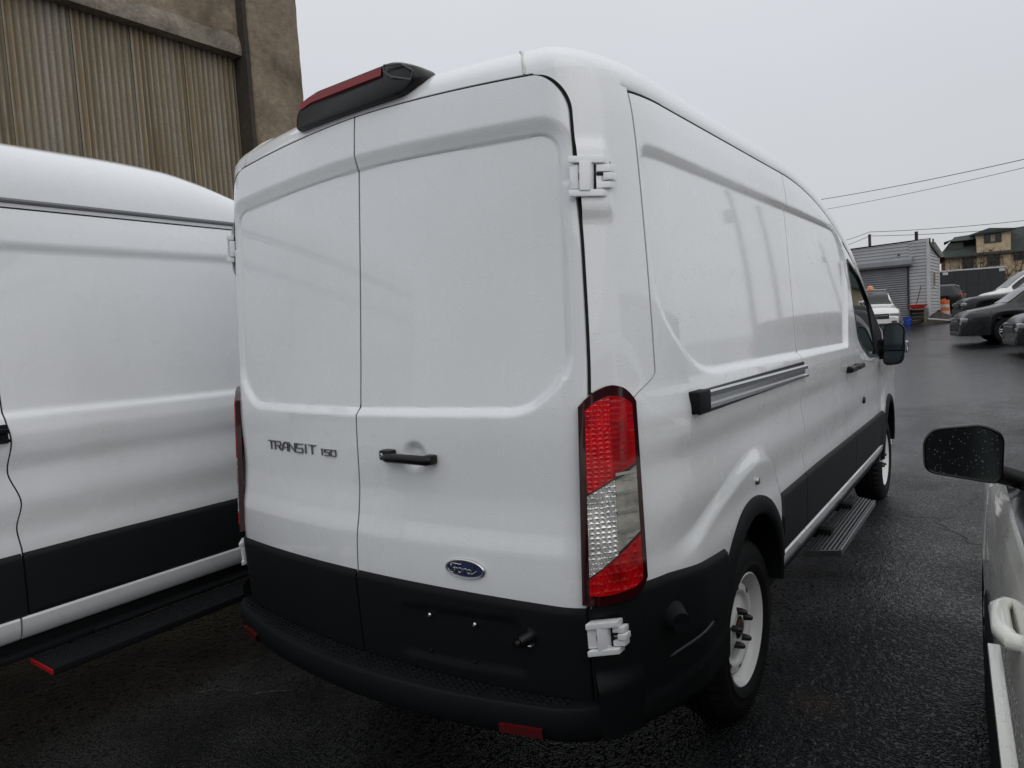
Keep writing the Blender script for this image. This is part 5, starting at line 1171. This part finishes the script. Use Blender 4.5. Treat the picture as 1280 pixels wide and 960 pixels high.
# ---------------------------------------------------------------- poles and wires
def pole(x, y, H, label, arms=2, rz=0, small=False):
    p = empty('utility_pole', spot(x, y), rz); m = MB(); m.tube([(0, 0, -.3), (.02, 0, H*.5), (0, .01, H)], [.17 if not small else .11, .14 if not small else .10, .11 if not small else .09], 12); m.build('shaft', M['pole'], p)
    for i in range(arms):
        z = H-.35-.9*i; m = MB(); m.box(-1.2, 1.2, -.06, .06, z-.06, z+.06); m.build('crossarm', M['pole'], p, False)
        for q in (-1.05, -.5, .5, 1.05): k = MB(); k.lathe([(.03, z+.06), (.05, z+.10), (.03, z+.13), (.045, z+.17), (0, z+.20)], 10, 'z', (q, 0, 0)); k.build('insulator', M['trim'], p)
    if arms > 1: m = MB(); m.lathe([(0, H-2.9), (.22, H-2.9), (.24, H-2.85), (.24, H-2.15), (.2, H-2.08), (0, H-2.06)], 16, 'z', (.0, -.38, 0)); m.build('transformer', M['roller'], p)
    tag(p, label, 'pole'); return p
pole(11.5, 37, 10.5, 'utility pole outside the frame, mirrored first on the van side', 2, R(80)); pole(13.5, 50, 10.5, 'utility pole outside the frame, mirrored second on the van side', 1, R(80)); pole(15.5, 88, 10.5, 'utility pole outside the frame, mirrored on the sliding door', 2, R(80))
px_, py_ = at(1087, 300, 47); pole(px_, py_, float(ray_at(1087, 293, 47).z)-ground(py_), 'dark pole top with wires rising behind the grey garage', 0, 0, True)
def wire(pa, pb, sag, r, label):
    pa, pb = Vector(pa), Vector(pb); pts = [pa.lerp(pb, t)-Vector((0, 0, sag*4*t*(1-t))) for t in np.linspace(0, 1, 40)]; o = MB(); o.tube(pts, r, 6); w_ = o.build('overhead_wire', M['blackpipe']); tag(w_, label, 'wire')
wire(ray_at(960, 259, 62), ray_at(1420, 166, 36), .35, .022, 'upper and darker of the two overhead wires crossing the sky right of the van'); wire(ray_at(960, 273, 62), ray_at(1420, 175, 36), .35, .016, 'lower and fainter of the two overhead wires crossing the sky right of the van')
tp_ = ray_at(1087, 290, 47)
wire(tp_, ray_at(1420, 257, 40), .25, .018, 'upper wire running from the dark pole over the garage to the right'); wire(ray_at(1087, 295, 47), ray_at(1420, 268, 40), .25, .018, 'lower wire running from the dark pole over the garage to the right')
wire(tp_, ray_at(1000, 312, 60), .2, .016, 'upper wire running left from the dark pole behind the van'); wire(ray_at(1087, 295, 47), ray_at(1000, 322, 60), .2, .016, 'lower wire running left from the dark pole behind the van')

# low building across the lot (mirrored in the van's flank)
lb_ = empty('lot_building', (30, 28, ground(28))); m = MB(); m.box(0, 10, -26, 40, -1, 4.2); m.build('wall', M['lotbld'], lb_, False); m = MB(); m.box(-.15, .1, -26.1, 40.1, 4.2, 4.6); m.build('parapet', M['dark'], lb_, False)
for k in range(8):
    m = MB(); m.box(-.06, .02, -22+8*k, -18+8*k, -.5, 3.0); m.build('roller_door', M['roller'], lb_, False)
tag(lb_, 'long low grey building across the lot, outside the frame and mirrored on the van side', 'building')
# warehouse behind the photographer (mirrored faintly in the rear doors)
wb_ = empty('warehouse', (5, -26, 0)); m = MB(); m.box(-3, 26, -14, 0, -.5, 8.5); m.build('wall', M['lotbld'], wb_, False); m = MB(); m.box(-3.2, 26.2, -14.2, .2, 8.5, 9.0); m.build('parapet', M['beamtop'], wb_, False)
for k in range(6):
    m = MB(); m.box(-1.5+4.5*k, 1.3+4.5*k, .0, .08, 4.6, 6.8); wf_ = m.build('window', M['brownframe'], wb_, False)
    for q in range(3): m = MB(); m.box(-1.4+4.5*k+.9*q, -.6+4.5*k+.9*q, .07, .10, 4.7, 6.7); m.build('pane', M['carglass'], wf_, False)
    m = MB(); m.box(-1.5+4.5*k, 1.5+4.5*k, .0, .06, 0, 3.4); m.build('roller_door', M['roller'], wb_, False)
tag(wb_, 'grey block warehouse behind the photographer, mirrored faintly in the rear doors', 'building')
